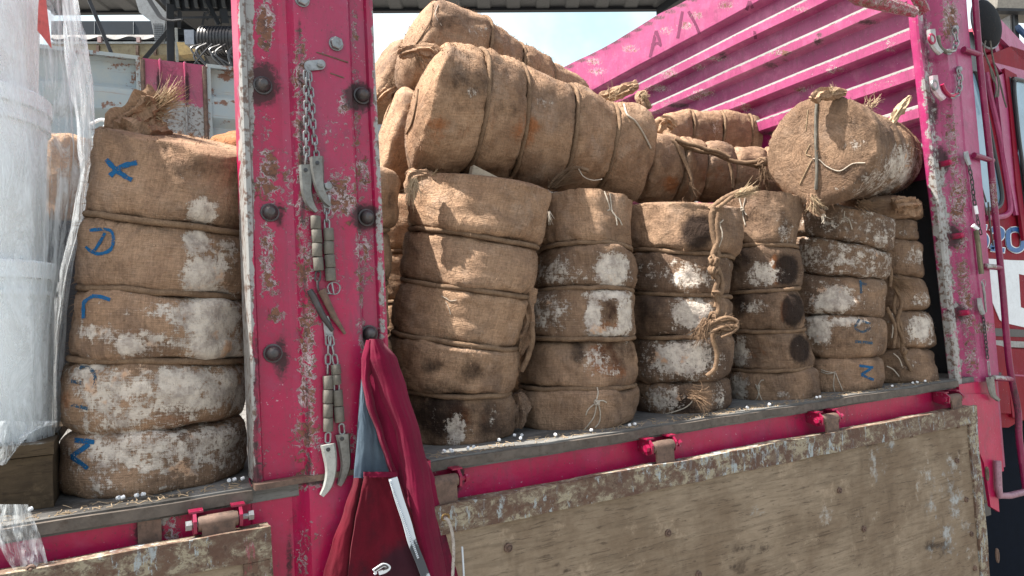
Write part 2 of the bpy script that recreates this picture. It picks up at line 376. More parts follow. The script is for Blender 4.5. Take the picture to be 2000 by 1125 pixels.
M_BUR = mat_burlap(); M_PINK = mat_pink(); M_ROPE = mat_rope()
M_PINKB = mat_pink('pink_paint_purplish', (0.30, 0.008, 0.095), (0.36, 0.085, 0.185))  # purplish base holds the sky reflection on the right post
M_PINKR = mat_pink('pink_paint_smooth', (0.40, 0.004, 0.062), (0.34, 0.03, 0.10), chip0=-0.02)
M_HEAD = mat_pink('headboard_magenta', (0.20, 0.005, 0.078), (0.33, 0.075, 0.165))  # purple base: sky light of the shaded recesses put into the colour
M_HINGE = mat_pink('hinge_pink', (0.24, 0.004, 0.038), (0.2, .03, .07), chip0=.02)
M_RED = mat_pink('cab_red_paint', (0.21, 0.003, 0.014), (0.20, 0.008, 0.035), chip0=-0.12)
M_STEEL = mat_plain('galvanised_steel', (0.30, 0.31, 0.32), 0.42, 0.75, 0.35, (0.08, 0.06, 0.05), 0.5)
M_STEELD = mat_plain('dark_greasy_steel', (0.085, 0.08, 0.085), 0.4, 0.5, 0.5, (0.10, 0.05, 0.03), 0.4)
M_CAST = mat_plain('cast_iron_hook', (0.21, 0.21, 0.20), 0.45, 0.6, 0.4, (0.10, 0.08, 0.06), 0.55, 40)
M_RUST = mat_plain('rusty_steel', (0.16, 0.10, 0.075), 0.75, 0.1, 0.5, (0.04, 0.03, 0.028), 0.6)
M_HOSE = mat_plain('grey_hose', (0.135, 0.125, 0.105), 0.7, 0, 0.35, (0.07, 0.05, 0.04), 0.5, 50)
M_FLOOR = mat_wood('grey_floor_boards', (0.18, 0.18, 0.175), (0.10, 0.095, 0.09), (0.04, 0.035, 0.03), (4, 55, 60))
M_PLY = mat_wood('weathered_plywood', (0.265, 0.208, 0.15), (0.165, 0.12, 0.082), (0.040, 0.027, 0.020), (7, 95, 80), 0.5)
M_PAL = mat_wood('old_pallet_wood', (0.085, 0.060, 0.036), (0.05, 0.035, 0.022), (0.02, 0.014, 0.01), (8, 60, 40))
M_FRAME = mat_chipped(); M_CORR = mat_corrug(); M_FILM = mat_film()
M_DRUM = mat_plain('white_plastic', (0.84, 0.87, 0.88), 0.35, 0, 0.08, (0.5, 0.45, 0.4), 0.15, 6, 0.05)
M_WHITE = mat_plain('white_plastic_cap', (0.75, 0.77, 0.80), 0.4, 0, 0.1, (0.3, 0.3, 0.3), 0.3)
M_STR = mat_plain('white_string', (0.42, 0.37, 0.31), 0.9, 0, 0.25, (0.3, 0.22, 0.15), 0.4, 60)
M_BLACK = mat_plain('black_plastic', (0.022, 0.024, 0.030), 0.35, 0, 0.3, (0.05, 0.045, 0.04), 0.2)
M_DKSTR = mat_plain('dark_steelwork', (0.010, 0.013, 0.019), 0.6, 0.2, 0.4, (0.03, 0.02, 0.015), 0.3, 12)
M_CREAM = mat_plain('cream_steel', (0.25, 0.215, 0.135), 0.6, 0, 0.3, (0.10, 0.06, 0.04), 0.5, 9)
M_RED_CL = mat_cloth('magenta_fleece', (0.15, 0.003, 0.028), (0.10, 0.002, 0.019))
M_DRED_CL = mat_cloth('dark_red_fleece', (0.095, 0.003, 0.012), (0.06, 0.002, 0.008))
M_GREY_CL = mat_cloth('grey_blue_lining', (0.075, 0.105, 0.135), (0.05, 0.072, 0.10))
M_TAPE = mat_plain('zip_tape', (0.52, 0.57, 0.62), 0.7, 0, 0.15, (0.12, 0.13, 0.15), 0.25, 25)
M_BLUE = mat_plain('blue_number_paint', (0.012, 0.10, 0.30), 0.45, 0, 0.2, (0.02, 0.05, 0.1), 0.2)
M_WPAINT = mat_plain('white_sign_paint', (0.66, 0.70, 0.74), 0.45, 0, 0.1, (0.3, 0.25, 0.25), 0.2)

# ------------------------------------------------------------------ setting: ground
MB().grid(lambda u, v: (lerp(-400, 400, u), lerp(-400, 400, v), 0), 8, 8).build('ground', mat_plain('concrete_yard', (0.17, 0.16, 0.145), 0.9, 0, 0.25, (0.12, 0.11, 0.1), 0.4, 2))['kind'] = 'structure'

# ------------------------------------------------------------------ the truck
YS = 1.45
truck = thing('truck', 'pink open sided truck with chipped paint and red cab, carrying rope-tied burlap bales', 'truck', (0.9, 2.6, 0))
ZB = 1.305
b = MB(); b.box(-1.6, 2.86, YS, 4.15, ZB-0.03, ZB, 0.04)
b.build('cargo_floor', M_FLOOR, truck, smooth=False, paint=[(1, 250, 990, 400, 30, .5)], jit=0.002)
b = MB(); b.box(-1.6, 0.20, YS-0.010, YS+0.0, ZB-0.024, ZB-0.004, 0.02); b.box(0.50, 2.56, YS-0.010, YS, ZB-0.024, ZB-0.004, 0.02)
b.build('floor_edge_strip', mat_plain('rusty_grey_edge', (0.12, 0.10, 0.085), 0.7, 0.2, 0.45, (0.05, 0.03, 0.02), 0.6, 26), truck, jit=0.003)
def rail(x0, x1, blobs):
    b = MB(); b.grid(lambda u, v: (lerp(x0, x1, u), YS+0.010+0.004*math.sin(v*3), lerp(ZB-0.17, ZB-0.022, v)), int((x1-x0)/0.01), 14)
    b.box(x0, x1, YS+0.02, YS+0.06, ZB-0.17, ZB-0.036)
    return b.build('side_rail', M_PINKR, truck, paint=blobs, base=(0, 0, 0.05, 0))
rail(-1.6, 0.24, [(0, 330, 1010, 25, 40, .5), (1, 290, 1020, 22, 60, 1.0), (0, 335, 1045, 12, 22, .8), (3, 320, 1000, 12, 22, .9), (1, 40, 1015, 200, 10, .3)])
rail(0.46, 2.62, [(1, 890, 930, 14, 26, 1.0), (1, 1560, 815, 35, 10, .4), (0, 1640, 800, 60, 22, .25), (2, 1400, 840, 100, 10, .4), (1, 1300, 855, 40, 40, .35)])
b = MB(); b.box(-1.6, 2.9, YS+0.10, YS+0.22, 0.75, ZB-0.05); b.box(-1.6, 3.6, 1.9, 2.1, 0.5, 0.95); b.box(2.86, 3.5, 1.75, 2.6, 0.35, 1.0)
b.build('chassis', M_BLACK, truck, smooth=False)

# --- left side post: pressed steel profile, extruded
def post(name, prof, zb, zt, mat, blobs, base, leanfn=None, parent=truck):
    b = MB(); P = []
    for i in range(len(prof)-1):
        a, c = V((prof[i][0], prof[i][1], 0)), V((prof[i+1][0], prof[i+1][1], 0)); k = max(1, int((c-a).length/0.006))
        P += [a.lerp(c, j/k) for j in range(k)]
    P.append(V((prof[-1][0], prof[-1][1], 0)))
    nz = int((zt-zb)/0.01)
    def fn(u, v):
        p = P[min(len(P)-1, int(round(u*(len(P)-1))))]; z = lerp(zb, zt, v)
        dy = noise.noise(V((p.x*6, z*4, 3)))*0.003
        q = V((p.x, p.y+dy, z))
        if leanfn: q = leanfn(q)
        return q
    b.grid(fn, len(P)-1, nz)
    o = b.build(name, mat, parent, paint=blobs, base=base, sharp=25)
    return o, b
PL = [(0.500, 1.53), (0.205, 1.53), (0.205, 1.447), (0.209, 1.443), (0.219, 1.446), (0.223, 1.458), (0.285, 1.459), (0.300, 1.452), (0.311, 1.432), (0.316, 1.430), (0.421, 1.430), (0.425, 1.433), (0.431, 1.452), (0.436, 1.457), (0.466, 1.457), (0.470, 1.449), (0.477, 1.444), (0.484, 1.447), (0.486, 1.53)]
pb = [(3, 481, y, 11, 60, 1.0) for y in range(0, 960, 60)] + [(3, 731+y*0.025, y, 7, 50, .55) for y in range(30, 680, 50)]
pb += [(0, 584+y*0.022, y, 15, 28, .55+.3*random.random()) for y in range(90, 960, 34)] + [(0, 692+y*.02, y, 7, 24, .45+.3*random.random()) for y in range(30, 700, 40)]
pb += [(1, 583+y*0.022, y, 5, 30, .35+.35*random.random()) for y in range(60, 960, 50)]
pb += [(1, 510, 165, 30, 36, .95), (1, 546, 420, 11, 24, .7), (1, 548, 698, 14, 36, .75), (1, 700, 190, 24, 24, 1.0), (1, 714, 425, 24, 22, 1.0), (1, 722, 655, 20, 18, .7),
       (0, 518, 45, 14, 40, .95), (0, 520, 85, 12, 12, .9), (0, 515, 240, 22, 50, .35), (0, 523, 345, 20, 45, .8), (0, 522, 495, 14, 60, .75), (0, 540, 615, 16, 14, .8), (0, 527, 560, 18, 24, .6),
       (0, 660, 385, 40, 42, .78), (0, 650, 90, 14, 14, .4), (0, 600, 125, 22, 16, .5), (0, 672, 205, 12, 20, .8), (0, 708, 340, 16, 32, .7), (0, 712, 500, 18, 55, .6), (0, 640, 265, 40, 40, .35),
       (0, 560, 370, 14, 70, .5), (0, 600, 850, 30, 45, .6), (0, 615, 940, 40, 26, .5), (0, 690, 860, 24, 30, .5), (0, 600, 620, 22, 40, .55), (0, 630, 530, 50, 60, .35), (0, 508, 880, 14, 60, .4),
       (1, 498, 780, 9, 160, .65), (1, 492, 500, 6, 120, .35), (1, 500, 920, 12, 40, .7),
       (2, 640, 60, 60, 80, .55), (2, 640, 210, 30, 60, .5), (2, 570, 300, 14, 300, .5), (2, 700, 100, 26, 90, .4), (2, 718, 580, 18, 70, .5), (2, 650, 330, 60, 60, .3)]
po, pmb = post('side_post', PL, ZB+0.008, 2.60, M_PINK, pb, (0.12, 0, 0, 0))
# lower base of the post
PB = [(0.485, 1.53), (0.205, 1.53), (0.20, 1.46), (0.275, 1.459), (0.288, 1.450), (0.303, 1.428), (0.56, 1.428), (0.565, 1.50)]
post('post_base', PB, 0.55, ZB+0.004, M_PINKR, [(0, 590, 945, 60, 10, .8), (1, 600, 940, 70, 7, .8), (0, 595, 1060, 20, 40, .5), (1, 575, 1000, 10, 40, .4), (2, 620, 960, 60, 30, .3), (0, 590, 1100, 14, 30, .6), (1, 565, 1090, 7, 60, .6)], (0.0, 0, 0, 0))
b = MB(); b.box(0.203, 0.43, 1.424, 1.452, ZB-0.002, ZB+0.009, 0.02); b.build('rusty_seam', M_RUST, po, jit=0.004)
# upper sleeve edge on the post
def bolt(x, y, Y, r, parent, mat=M_STEELD, name='bolt', dome=True):
    c = onY(x, y, Y); b = MB()
    b.lathe(c, (0, -1, 0), [(0, r*1.22), (0.002, r*1.2), (0.0025, r)], 18)
    if dome:
        b.lathe(c, (0, -1, 0), [(0.003, r), (r*.5, r*1.0), (r*.95, r*.8), (r*1.25, r*.45), (r*1.33, 0.0005)], 16)
    else:
        b.lathe(c, (0.1, -1, 0), [(0.003, r*1.1), (r*.75, r*1.1), (r*.85, r*.95)], 6)
    return b.build(name, mat, parent, sharp=30)
for x, y, Y in ((513, 167, 1.457), (707, 187, 1.455), (527, 415, 1.457), (716, 425, 1.455), (533, 690, 1.457), (721, 652, 1.455)): bolt(x, y, Y, 0.0155, po)
bolt(656, 86, 1.43, 0.0125, po, M_STEEL, dome=False); bolt(590, 0, 1.43, 0.0125, po, M_STEEL, dome=False)
# scratched weld scars
for pl in (((618, 102), (650, 112), (680, 122)), ((645, 143), (672, 152))):
    MB().tube([onY(x, y, 1.4295) for x, y in pl], 0.0015, 6).build('weld_scar', M_RUST, po)

# --- right corner post
def lean(q):
    z = q.z; t = cl((2.55-z)/1.28); s = cl((2.80-q.x)/0.30)
    return V((q.x+0.068*t*s, q.y, z))
PR = [(2.803, 1.478), (2.503, 1.478), (2.500, 1.474), (2.500, 1.452), (2.506, 1.446), (2.540, 1.448), (2.550, 1.475), (2.600, 1.476), (2.625, 1.468), (2.650, 1.436), (2.700, 1.434), (2.706, 1.430), (2.800, 1.430), (2.803, 1.434), (2.804, 1.470)]
pb = [(3, 1797+y*.092, y, 15, 40, (.62 if y > 330 else .42)) for y in range(60, 780, 32)]
pb += [(1, 1812+(y-130)*.09, y, 6, 40, .55) for y in range(60, 400, 60)] + [(0, 1860+(y-300)*.09, y, 14, 26, .4+.4*random.random()) for y in range(230, 780, 30)]
pb += [(0, 1855, 40, 16, 40, .8), (0, 1845, 60, 12, 30, .5), (1, 1833, 315, 18, 26, .9), (1, 1852, 462, 22, 22, .9), (1, 1866, 610, 20, 18, .8), (1, 1822, 220, 10, 25, .8), (0, 1880, 380, 10, 40, .7),
       (2, 1870, 100, 30, 260, .55), (2, 1890, 250, 40, 150, .45), (0, 1920, 640, 22, 10, .7), (0, 1835, 180, 30, 200, .25), (0, 1845, 540, 30, 200, .35), (1, 1880, 760, 26, 24, .6), (2, 1915, 720, 30, 60, .4)]
cp, cpmb = post('corner_post', PR, ZB-0.02, 3.1, M_PINKB, pb, (0.15, 0, 0.15, 0), lean)
for x, y in ((1833, 322), (1856, 463), (1868, 612)):
    c = onY(x, y, 1.476); MB().lathe(c, (0.15, -1, 0.05), [(0, .02), (.003, .019), (.004, .011), (.04, .010), (.044, .006)], 14).build('bolt', M_PINK, cp, paint=[(1, x-6, y, 18, 14, .7)])
# lower post: tapering plate
b = MB(); pts = [onY(x, y, 1.434) for x, y in ((1872, 770), (1936, 770), (1952, 1000), (1935, 990), (1922, 905), (1880, 800))]
b.prism(pts, (0, 0.01, 0)); b.build('post_foot', M_PINKR, truck, smooth=False)
b = MB(); b.box(2.803, 2.87, 1.47, 1.56, 0.95, 3.1); b.build('post_return', M_PINKB, truck, paint=[], base=(0, 0, .2, 0)); b = MB(); b.box(2.56, 2.80, 1.44, 1.60, 0.95, ZB-0.018); b.build('post_base', M_PINKR, truck, smooth=False)
# brace hook piece near the top right
b = MB(); b.tube([onY(x, y, 1.40) for x, y in ((1640, -30), (1680, -4), (1730, 8), (1785, 22))], [0.02, 0.022, 0.026, 0.018], 8)
b.tube([onY(x, y, 1.40) for x, y in ((1785, -12), (1802, 14), (1806, 24))], 0.02, 8); b.build('rusty_brace', mat_pink('rusty_pink', (0.25, 0.02, 0.05), (0.2, .07, .07), chip0=0.2), truck, jit=.006)

# --- headboard
XH = 2.80
HT = sorted([(onX(x, y, XH-.03).y, onX(x, y, XH-.03).z) for x, y in ((1090, 139), (1103, 133), (1164, 104), (1207, 82), (1242, 60), (1281, 34), (1349, 0))])
def htop(Y):
    if Y <= HT[0][0]: return HT[0][1]
    for i in range(len(HT)-1):
        if Y <= HT[i+1][0]: return lerp(HT[i][1], HT[i+1][1], (Y-HT[i][0])/(HT[i+1][0]-HT[i][0]))
    return HT[-1][1]
def hb_x(z, Y):
    # raised bands / recesses
    if z > 3.10: d = 1.0
    else:
        t = ((3.00-z) % 0.158)/0.158
        if z > 3.0: t = 1-(z-3.0)/0.158
        if t < 0.05: d = t/0.05
        elif t < 0.40: d = 1
        elif t < 0.47: d = 1-(t-0.40)/0.07
        else: d = 0
    return XH-0.05*d+noise.noise(V((z*5, Y*3, 1)))*0.007
b = MB(); zs = []
z = 1.30
while z < 3.36: zs.append(z); z += 0.006
def hf(u, v):
    Y = lerp(1.50, 4.15, u); z = zs[int(round(v*(len(zs)-1)))]; x = hb_x(z, Y)
    top = 0.0
    if z > 3.15: top = (z-3.15)/(zs[-1]-3.15)
    return (x+0.02*top*noise.noise(V((Y*2.2, 0, 7))), Y, z+top*(htop(Y)-zs[-1]))
b.grid(hf, 150, len(zs)-1)
b.grid(lambda u, v: (XH+0.03, lerp(4.15, 1.5, u), lerp(1.3, 3.33, v)), 4, 4)
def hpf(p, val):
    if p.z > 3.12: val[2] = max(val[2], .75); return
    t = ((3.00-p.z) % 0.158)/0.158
    if t < 0.12 or t > .97: val[3] = 1.25  # sunlight on the rib lips painted in as worn white-grey
    elif t < 0.42: val[2] = max(val[2], .6)  # raised bands painted paler, as if lit against the shaded recesses
hblobs = []
for k in range(70):
    Y = random.uniform(1.5, 4.1); row = random.randrange(0, 4); z = 2.98-row*.158-random.uniform(0, .06); X_, Y_ = px(V((XH, Y, z))); hblobs.append((random.choice((0, 1, 0)), X_, Y_, random.uniform(6, 22), random.uniform(4, 8), random.uniform(.4, .8)))
for (x, y) in ((1160, 120), (1230, 95), (1360, 30), (1420, 10), (1340, 50), (1165, 140), (1300, 60)): hblobs.append((0, x, y, 14, 7, .6)); hblobs.append((2, x, y, 50, 30, .8))
for x in range(1110, 1360, 22): hblobs.append((1, x, 133-(x-1103)*.54, 14, 5, .6))
for (x, y, a) in ((1500, 45, .6), (1560, 70, .5), (1420, 90, .5), (1650, 60, .5), (1700, 30, .6), (1500, 150, .5)): hblobs.append((2, x, y, 60, 40, a))
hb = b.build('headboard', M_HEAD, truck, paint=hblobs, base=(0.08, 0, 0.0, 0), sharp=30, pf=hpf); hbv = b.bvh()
MB().tube([V((XH-0.02, lerp(1.5, 4.15, i/20), htop(lerp(1.5, 4.15, i/20)))) for i in range(21)], 0.014, 8).build('top_rail', M_HEAD, hb, paint=[(0, 1230, 70, 130, 70, .4)], jit=.004)

b = MB(); b.box(2.745, 2.755, 1.56, 4.1, 1.31, 2.06, .2); b.build('lower_dark_sheet', M_DKSTR, truck, smooth=False, jit=.004)  # near-black sheet in front of the lower headboard
# ray-cast decal: ribbon laid on a surface along pixel path
def decal(bv, path, wd, lift=0.0012, nw=3, k=5):
    pts = smooth_path([V((x, y, 0)) for x, y in path], k); b = MB(); n0 = 0; rows = []
    for i, p in enumerate(pts):
        t = (pts[min(i+1, len(pts)-1)]-pts[max(i-1, 0)]).normalized(); s = V((-t.y, t.x, 0)); row = []
        wl = wd*(0.85+0.3*noise.noise(p*0.15))
        for j in range(nw+1):
            q = p+s*(j/nw-0.5)*wl; d = ray(q.x, q.y).normalized(); h, nn, _, _ = bv.ray_cast(CAM, d)
            if h is None: row = None; break
            if nn.dot(d) > 0: nn = -nn
            row.append(h+nn*lift)
        if row: rows.append(row)
    for r in rows: b.v += r
    for i in range(len(rows)-1):
        if (rows[i][0]-rows[i+1][0]).length > 0.06: continue
        for j in range(nw):
            a = i*(nw+1)+j; b.f.append((a, a+1, a+nw+2, a+nw+1))
    return b
def surf(bv, x, y, lift=0.0):
    d = ray(x, y).normalized(); h, nn, _, _ = bv.ray_cast(CAM, d)
    if h is None: return None, None
    if nn.dot(d) > 0: nn = -nn
    return h+nn*lift, nn
def mat_marker(name, col, thr=0.42, sc=(300, 300, 300)):
    b = NB(name); n = b.noise(b.scale(b.obj, sc), 1, 4, 0.7); n2 = b.noise(b.obj, 40, 5, .7)
    tr = b.n('ShaderNodeBsdfTransparent'); mx = b.n('ShaderNodeMixShader')
    b.L(b.ramp(b.math('ADD', n, b.math('MULTIPLY', b.math('SUBTRACT', n2, .5), .6)), thr-.05, thr+.05), mx.inputs[0]); b.L(tr.outputs[0], mx.inputs[1]); b.L(b.p.outputs[0], mx.inputs[2]); b.L(mx.outputs[0], b.out.inputs[0])
    b.fin(col, 0.85, spec=.1); return b.m
M_MARK = mat_marker('blue_marker', (0.012, 0.085, 0.20), 0.40); M_MARKD = mat_marker('faded_blue_marker', (0.035, 0.075, 0.12), 0.47)
M_GRAF = mat_marker('dark_painted_letter', (0.13, 0.035, 0.075), 0.40, (60, 60, 60))
for strokes in (((((1270, 112), (1282, 60)), ((1282, 60), (1290, 85), (1288, 90)), ((1272, 88), (1288, 84)))), (((1324, 75), (1333, 22)), ((1345, 22), (1360, 50), (1366, 66))), (((1458, 20), (1464, 2)), ((1464, 2), (1470, 16))), (((1474, 60), (1476, 76)),)):
    b = MB()
    for s in strokes:
        d = decal(hbv, s, 7); b.add(d.v, d.f)
    b.build('painted_letter', M_GRAF, hb)

# --- far side boards
YF = 4.15
def far_panel(x0, x1, mat, paint, base=(0, 0, 0, 0), rib=True, top=3.08):
    b = MB()
    def fn(u, v):
        z = lerp(1.30, top, v); d = 0
        if rib:
            t = ((top-z) % 0.30)/0.30; d = 0.02*cl(math.sin(t*2*math.pi)*3, -1, 1)
        return (lerp(x0, x1, u), YF+d, z)
    b.grid(fn, max(6, int((x1-x0)/.03)), 110); b.box(x0, x1, YF-0.03, YF+0.05, top, top+0.02); b.box(x0, x0+.02, YF-.03, YF+.03, 1.3, top); b.box(x1-.02, x1, YF-.03, YF+.03, 1.3, top)
    return b.build('far_side_board', mat, truck, paint=paint, base=base, sharp=30)
xa, xb_, xc, xd = onY(170, 112, YF).x-.6, onY(278, 125, YF).x, onY(398, 140, YF).x, 2.79
rb = [(0, 272, y, 16, 22, .9) for y in range(130, 280, 25)]+[(0, 200, 130, 60, 8, .6), (0, 215, 205, 20, 8, .8), (0, 330, 180, 200, 10, 0)]
zt = onY(290, 122, YF).z
far_panel(xa, xb_-.012, M_CORR, rb, top=zt)
far_panel(xc+.012, xd, M_CORR, [(0, 404, y, 10, 20, .8) for y in range(150, 280, 25)]+[(0, 440, 150, 50, 7, .9), (0, 440, 200, 40, 4, .9), (0, 440, 240, 40, 4, .6)], top=zt)
M_FPINK = mat_pink('faded_pink_post', (0.34, 0.03, 0.10), (0.30, 0.10, 0.14), chip0=0.0)
b = MB(); W = xc-xb_
b.grid(lambda u, v: (lerp(xb_, xc, u), YF-0.03-(0.025 if (0.26 < u < .30 or .66 < u < .70) else 0)-(0.0), lerp(1.3, zt+.01, v)), 60, 100)
b.box(xb_, xc, YF-.02, YF+.06, 1.3, zt+.01)
b.build('far_side_post', M_FPINK, truck, paint=[(3, 345, 235, 50, 26, 1.0), (3, 330, 255, 60, 30, 1.), (1, 333, 165, 30, 50, .45), (1, 342, 220, 8, 20, 1.0), (1, 340, 240, 22, 6, .8), (1, 365, 175, 5, 30, .8), (1, 310, 165, 4, 30, .8), (2, 300, 180, 14, 40, .6), (2, 385, 180, 14, 40, .3), (1, 290, 215, 10, 40, .4)], base=(0.1, 0, 0.15, 0))
b = MB(); b.tube([V((xc+.0, YF-.035, 1.4)), V((xc+.0, YF-.035, zt))], .012, 6); b.tube([V((xb_, YF-.035, 1.4)), V((xb_, YF-.035, zt))], .012, 6); b.build('post_seam', M_RUST, truck)

# --- drop panels (plywood side gates hanging open)
def drop_panel(x0, x1, zt_, zb_, Y, bl, bf, washers, fw=0.055, slope=0.0, rightbar=True):
    o = MB()
    o.box(x0, x1, Y, Y+0.045, zt_-0.006, zt_, 0.02)
    o.box(x0, x1, Y-0.004, Y+0.006, zt_-fw, zt_+0.004, 0.02)
    if rightbar: o.box(x1-0.05, x1, Y-0.003, Y+0.007, zb_, zt_-fw-.001, 0.02)
    fr = o.build('drop_panel', M_FRAME, truck, smooth=False, paint=bf, jit=.003)
    if slope:
        for v in fr.data.vertices: pass
    p = MB(); p.grid(lambda u, v: (lerp(x0, x1-(.051 if rightbar else 0), u), Y+0.004+.002*noise.noise(V((u*9, v*5, 2))), lerp(zb_, zt_-fw-.001, v)), 90, 40); p.box(x0, x1-.01, Y+.012, Y+.03, zb_, zt_-.01)
    p.build('plywood_sheet', M_PLY, fr, paint=bl)
    for x, y, r in washers:
        c = onY(x, y, Y+.001); MB().lathe(c, (0, -1, 0), [(-.004, r), (.002, r), (.003, r*.75), (.0015, r*.7), (.0015, r*.45), (.005, r*.35), (.006, .0005)], 16).build('bolt', M_RUST, fr)
    return fr
YP = 1.395
p1, p2, p3 = onY(870, 985, YP), onY(1905, 797, YP), onY(1945, 1125, YP)
ply = [(1, 1470, 1070, 40, 14, .5), (1, 1440, 1110, 30, 12, .45), (1, 1830, 1065, 30, 10, .6), (1, 1720, 940, 14, 30, .3), (0, 1750, 900, 70, 60, .35), (0, 1060, 960, 80, 40, .3), (1, 960, 920, 20, 8, .4), (0, 1650, 1010, 90, 40, .3), (1, 1160, 1040, 20, 10, .45), (1, 1100, 1110, 25, 12, .5), (0, 1480, 1000, 30, 14, .5), (1, 1715, 870, 30, 6, .5), (1, 1845, 1090, 20, 6, .5), (1, 1570, 950, 12, 6, .6), (0, 1850, 1000, 60, 120, .4)]
fb = [(0, 1000, 1000, 200, 20, .3), (0, 1500, 900, 300, 30, .6), (0, 1920, 980, 30, 150, .6)]
drop_panel(p1.x-.15, p2.x, (p1.z+p2.z)/2, 0.35, YP, ply, fb, [(993, 1070, .010), (1305, 1041, .009), (1640, 958, .009), (1688, 1033, .009), (1365, 1122, .009), (1870, 900, .009), (1888, 976, .009), (1898, 1043, .009), (1905, 1110, .009), (902, 1030, .007), (1113, 980, .007), (1345, 937, .007), (1495, 905, .006), (1670, 872, .006), (1780, 851, .006), (1872, 833, .006), (1925, 980, .006)])
q1 = onY(530, 1040, YP); q0 = onY(0, 1115, YP)
drop_panel(-1.5, q1.x, (q1.z+q0.z)/2, 0.35, YP, [(1, 300, 1110, 100, 20, .3)], [(1, 490, 1100, 40, 60, .45), (0, 300, 1080, 150, 20, .4)], [(60, 1112, .007)])
# ring handles on the right edge
for x, y in ((1928, 925), (1948, 1085)):
    c = onY(x, y, YP+.01); MB().tube([c+V((.012*math.cos(a)*.5, 0, .022*math.sin(a))) for a in [i*math.pi/8 for i in range(17)]], .004, 6).build('edge_ring', M_RUST, truck)
# hinges
def hinge(x, y, s=1.0, m=M_HINGE):
    c = onY(x, y, 1.42); h = MB(); w_ = 0.036*s
    for sx in (-1, 1):
        pr = [c+V((sx*w_, 0.04, .014)), c+V((sx*w_, -.004, .016)), c+V((sx*w_, -.018, .002)), c+V((sx*w_, -.014, -.020)), c+V((sx*w_, .002, -.026)), c+V((sx*w_, .04, -.018))]
        h.prism(pr, (sx*0.006, 0, 0)); h.box(*(c.x+sx*w_-.012, c.x+sx*w_+.012, c.y-.006, c.y+.035, c.z+.0145, c.z+.018))
    h.box(c.x-w_-.001, c.x+w_+.001, c.y+.030, c.y+.036, c.z-.015, c.z+.012)
    ho = h.build('hinge', m, truck, paint=[(0, x-20, y, 20, 20, .3), (1, x+20, y+8, 20, 14, .4)], sharp=30)
    MB().lathe(c+V((-.034*s, -.004, -.006)), (1, 0, 0), [(0, .0135), (.004, .0145), (.064*s, .0145), (.068*s, .0135)], 14).build('sleeve', M_RUST, ho)
    b = MB(); b.lathe(c+V((-w_-.018, -.004, -.006)), (1, 0, 0), [(0, .0095), (.010, .0095), (.011, .0055), (2*w_+.034, .0055), (2*w_+.035, .0095), (2*w_+.044, .0095)], 6)
    b.build('bolt', m if x > 600 else M_STEEL, ho, sharp=30)
    b = MB(); b.box(c.x-.028*s, c.x+.028*s, c.y-.018, c.y-.012, c.z-.06, c.z-.008); b.build('hinge_strap', M_RUST, ho, smooth=False)
for x, y in ((425, 1010), (862, 935), (1290, 866), (1615, 813), (1858, 774), (-400, 1120)): hinge(x, y)
b = MB(); c = onY(290, 1020, 1.45); b.box(c.x-.018, c.x+.020, 1.449, 1.462, c.z-.06, ZB-.03, .02); b.build('rusty_bracket', M_RUST, truck, jit=.003)

# --- ladder beside the cab
lad = None; YL = 1.42
st = [onY(x, y, YL) for x, y in ((1903, -20), (1912, 100), (1922, 200), (1935, 320), (1944, 420), (1958, 560), (1966, 660), (1974, 730))]
st2 = st+[onY(x, y, YL) for x, y in ((1988, 800), (1990, 850), (1996, 900), (2004, 960))]
M_LAD = mat_pink('ladder_pink', (0.17, 0.004, 0.05), (0.30, 0.04, 0.11), chip0=-.03)
lad = MB().tube(smooth_path(st2, 5), 0.0115, 12).build('ladder', M_LAD, truck, paint=[(0, 1940, 380, 14, 30, .7), (1, 1985, 790, 10, 60, .6)], base=(.1, 0, .1, 0))
for (xa_, ya, xb2, yb) in ((1882, 96, 1916, 108), (1902, 303, 1938, 314), (1924, 520, 1954, 523), (1940, 738, 1974, 740)):
    MB().tube([onY(xa_, ya, YL), onY(xb2, yb, YL)], 0.0105, 12).build('rung', M_LAD, lad, paint=[(3, xa_+15, ya-2, 18, 6, .6 if ya > 400 else 0)], base=(.1, 0, .1, 0))
MB().tube([onY(x, y, YL) for x, y in ((1948, 900), (1950, 950), (1952, 968), (1972, 968), (2004, 960))], .012, 10).build('step', mat_plain('worn_step', (.35, .2, .26), .5, .3, .3, (.1, .05, .06), .5), lad)

# --- cab
YC = 1.53
def poly(pts, Y, th=0.02): return MB().prism([onY(x, y, Y) for x, y in pts][::-1], (0, th, 0))
cab = poly([(1880, 120), (1900, 120), (1975, 90), (2150, 150), (2200, 700), (1970, 835), (1900, 835)], YC, 1.6).build('cab', M_RED, truck, paint=[], smooth=False)
poly([(1938, 40), (1960, 50), (2080, 170), (2080, 190), (1945, 122), (1935, 100)], YC+.02, .3).build('air_deflector', mat_plain('deep_magenta_panel', (.33, .008, .05), .5, 0, .2, (.1, .02, .03), .3), cab, smooth=False)
for x, y0, y1, x2 in ((1937, 60, 125, 1950), (1955, 52, 130, 1978), (1976, 72, 140, 1999), (1996, 90, 150, 2020)):
    poly([(x, y0), (x+8, y0+4), (x2+8, y1+3), (x2, y1)], YC+.008, .012).build('vent_rib', M_PINKB, cab, paint=[], base=(0, 0, .8, 0), smooth=False)
poly([(1935, 22), (1945, 28), (2080, 170), (2080, 196), (1940, 60)], YC+.0, .02).build('deflector_edge', M_PINKB, cab, paint=[], base=(0, 0, .8, 0), smooth=False)
poly([(1942, 122), (2080, 158), (2080, 182), (1955, 140)], YC-.010, .01).build('roof_gutter', M_PINKB, cab, paint=[], base=(0, 0, .6, 0), smooth=False)
M_GLASS = mat_plain('cab_glass', (0.20, 0.33, 0.44), 0.12, 0, 0.3, (.3, .45, .55), .2, 4, 0, spec=.8)
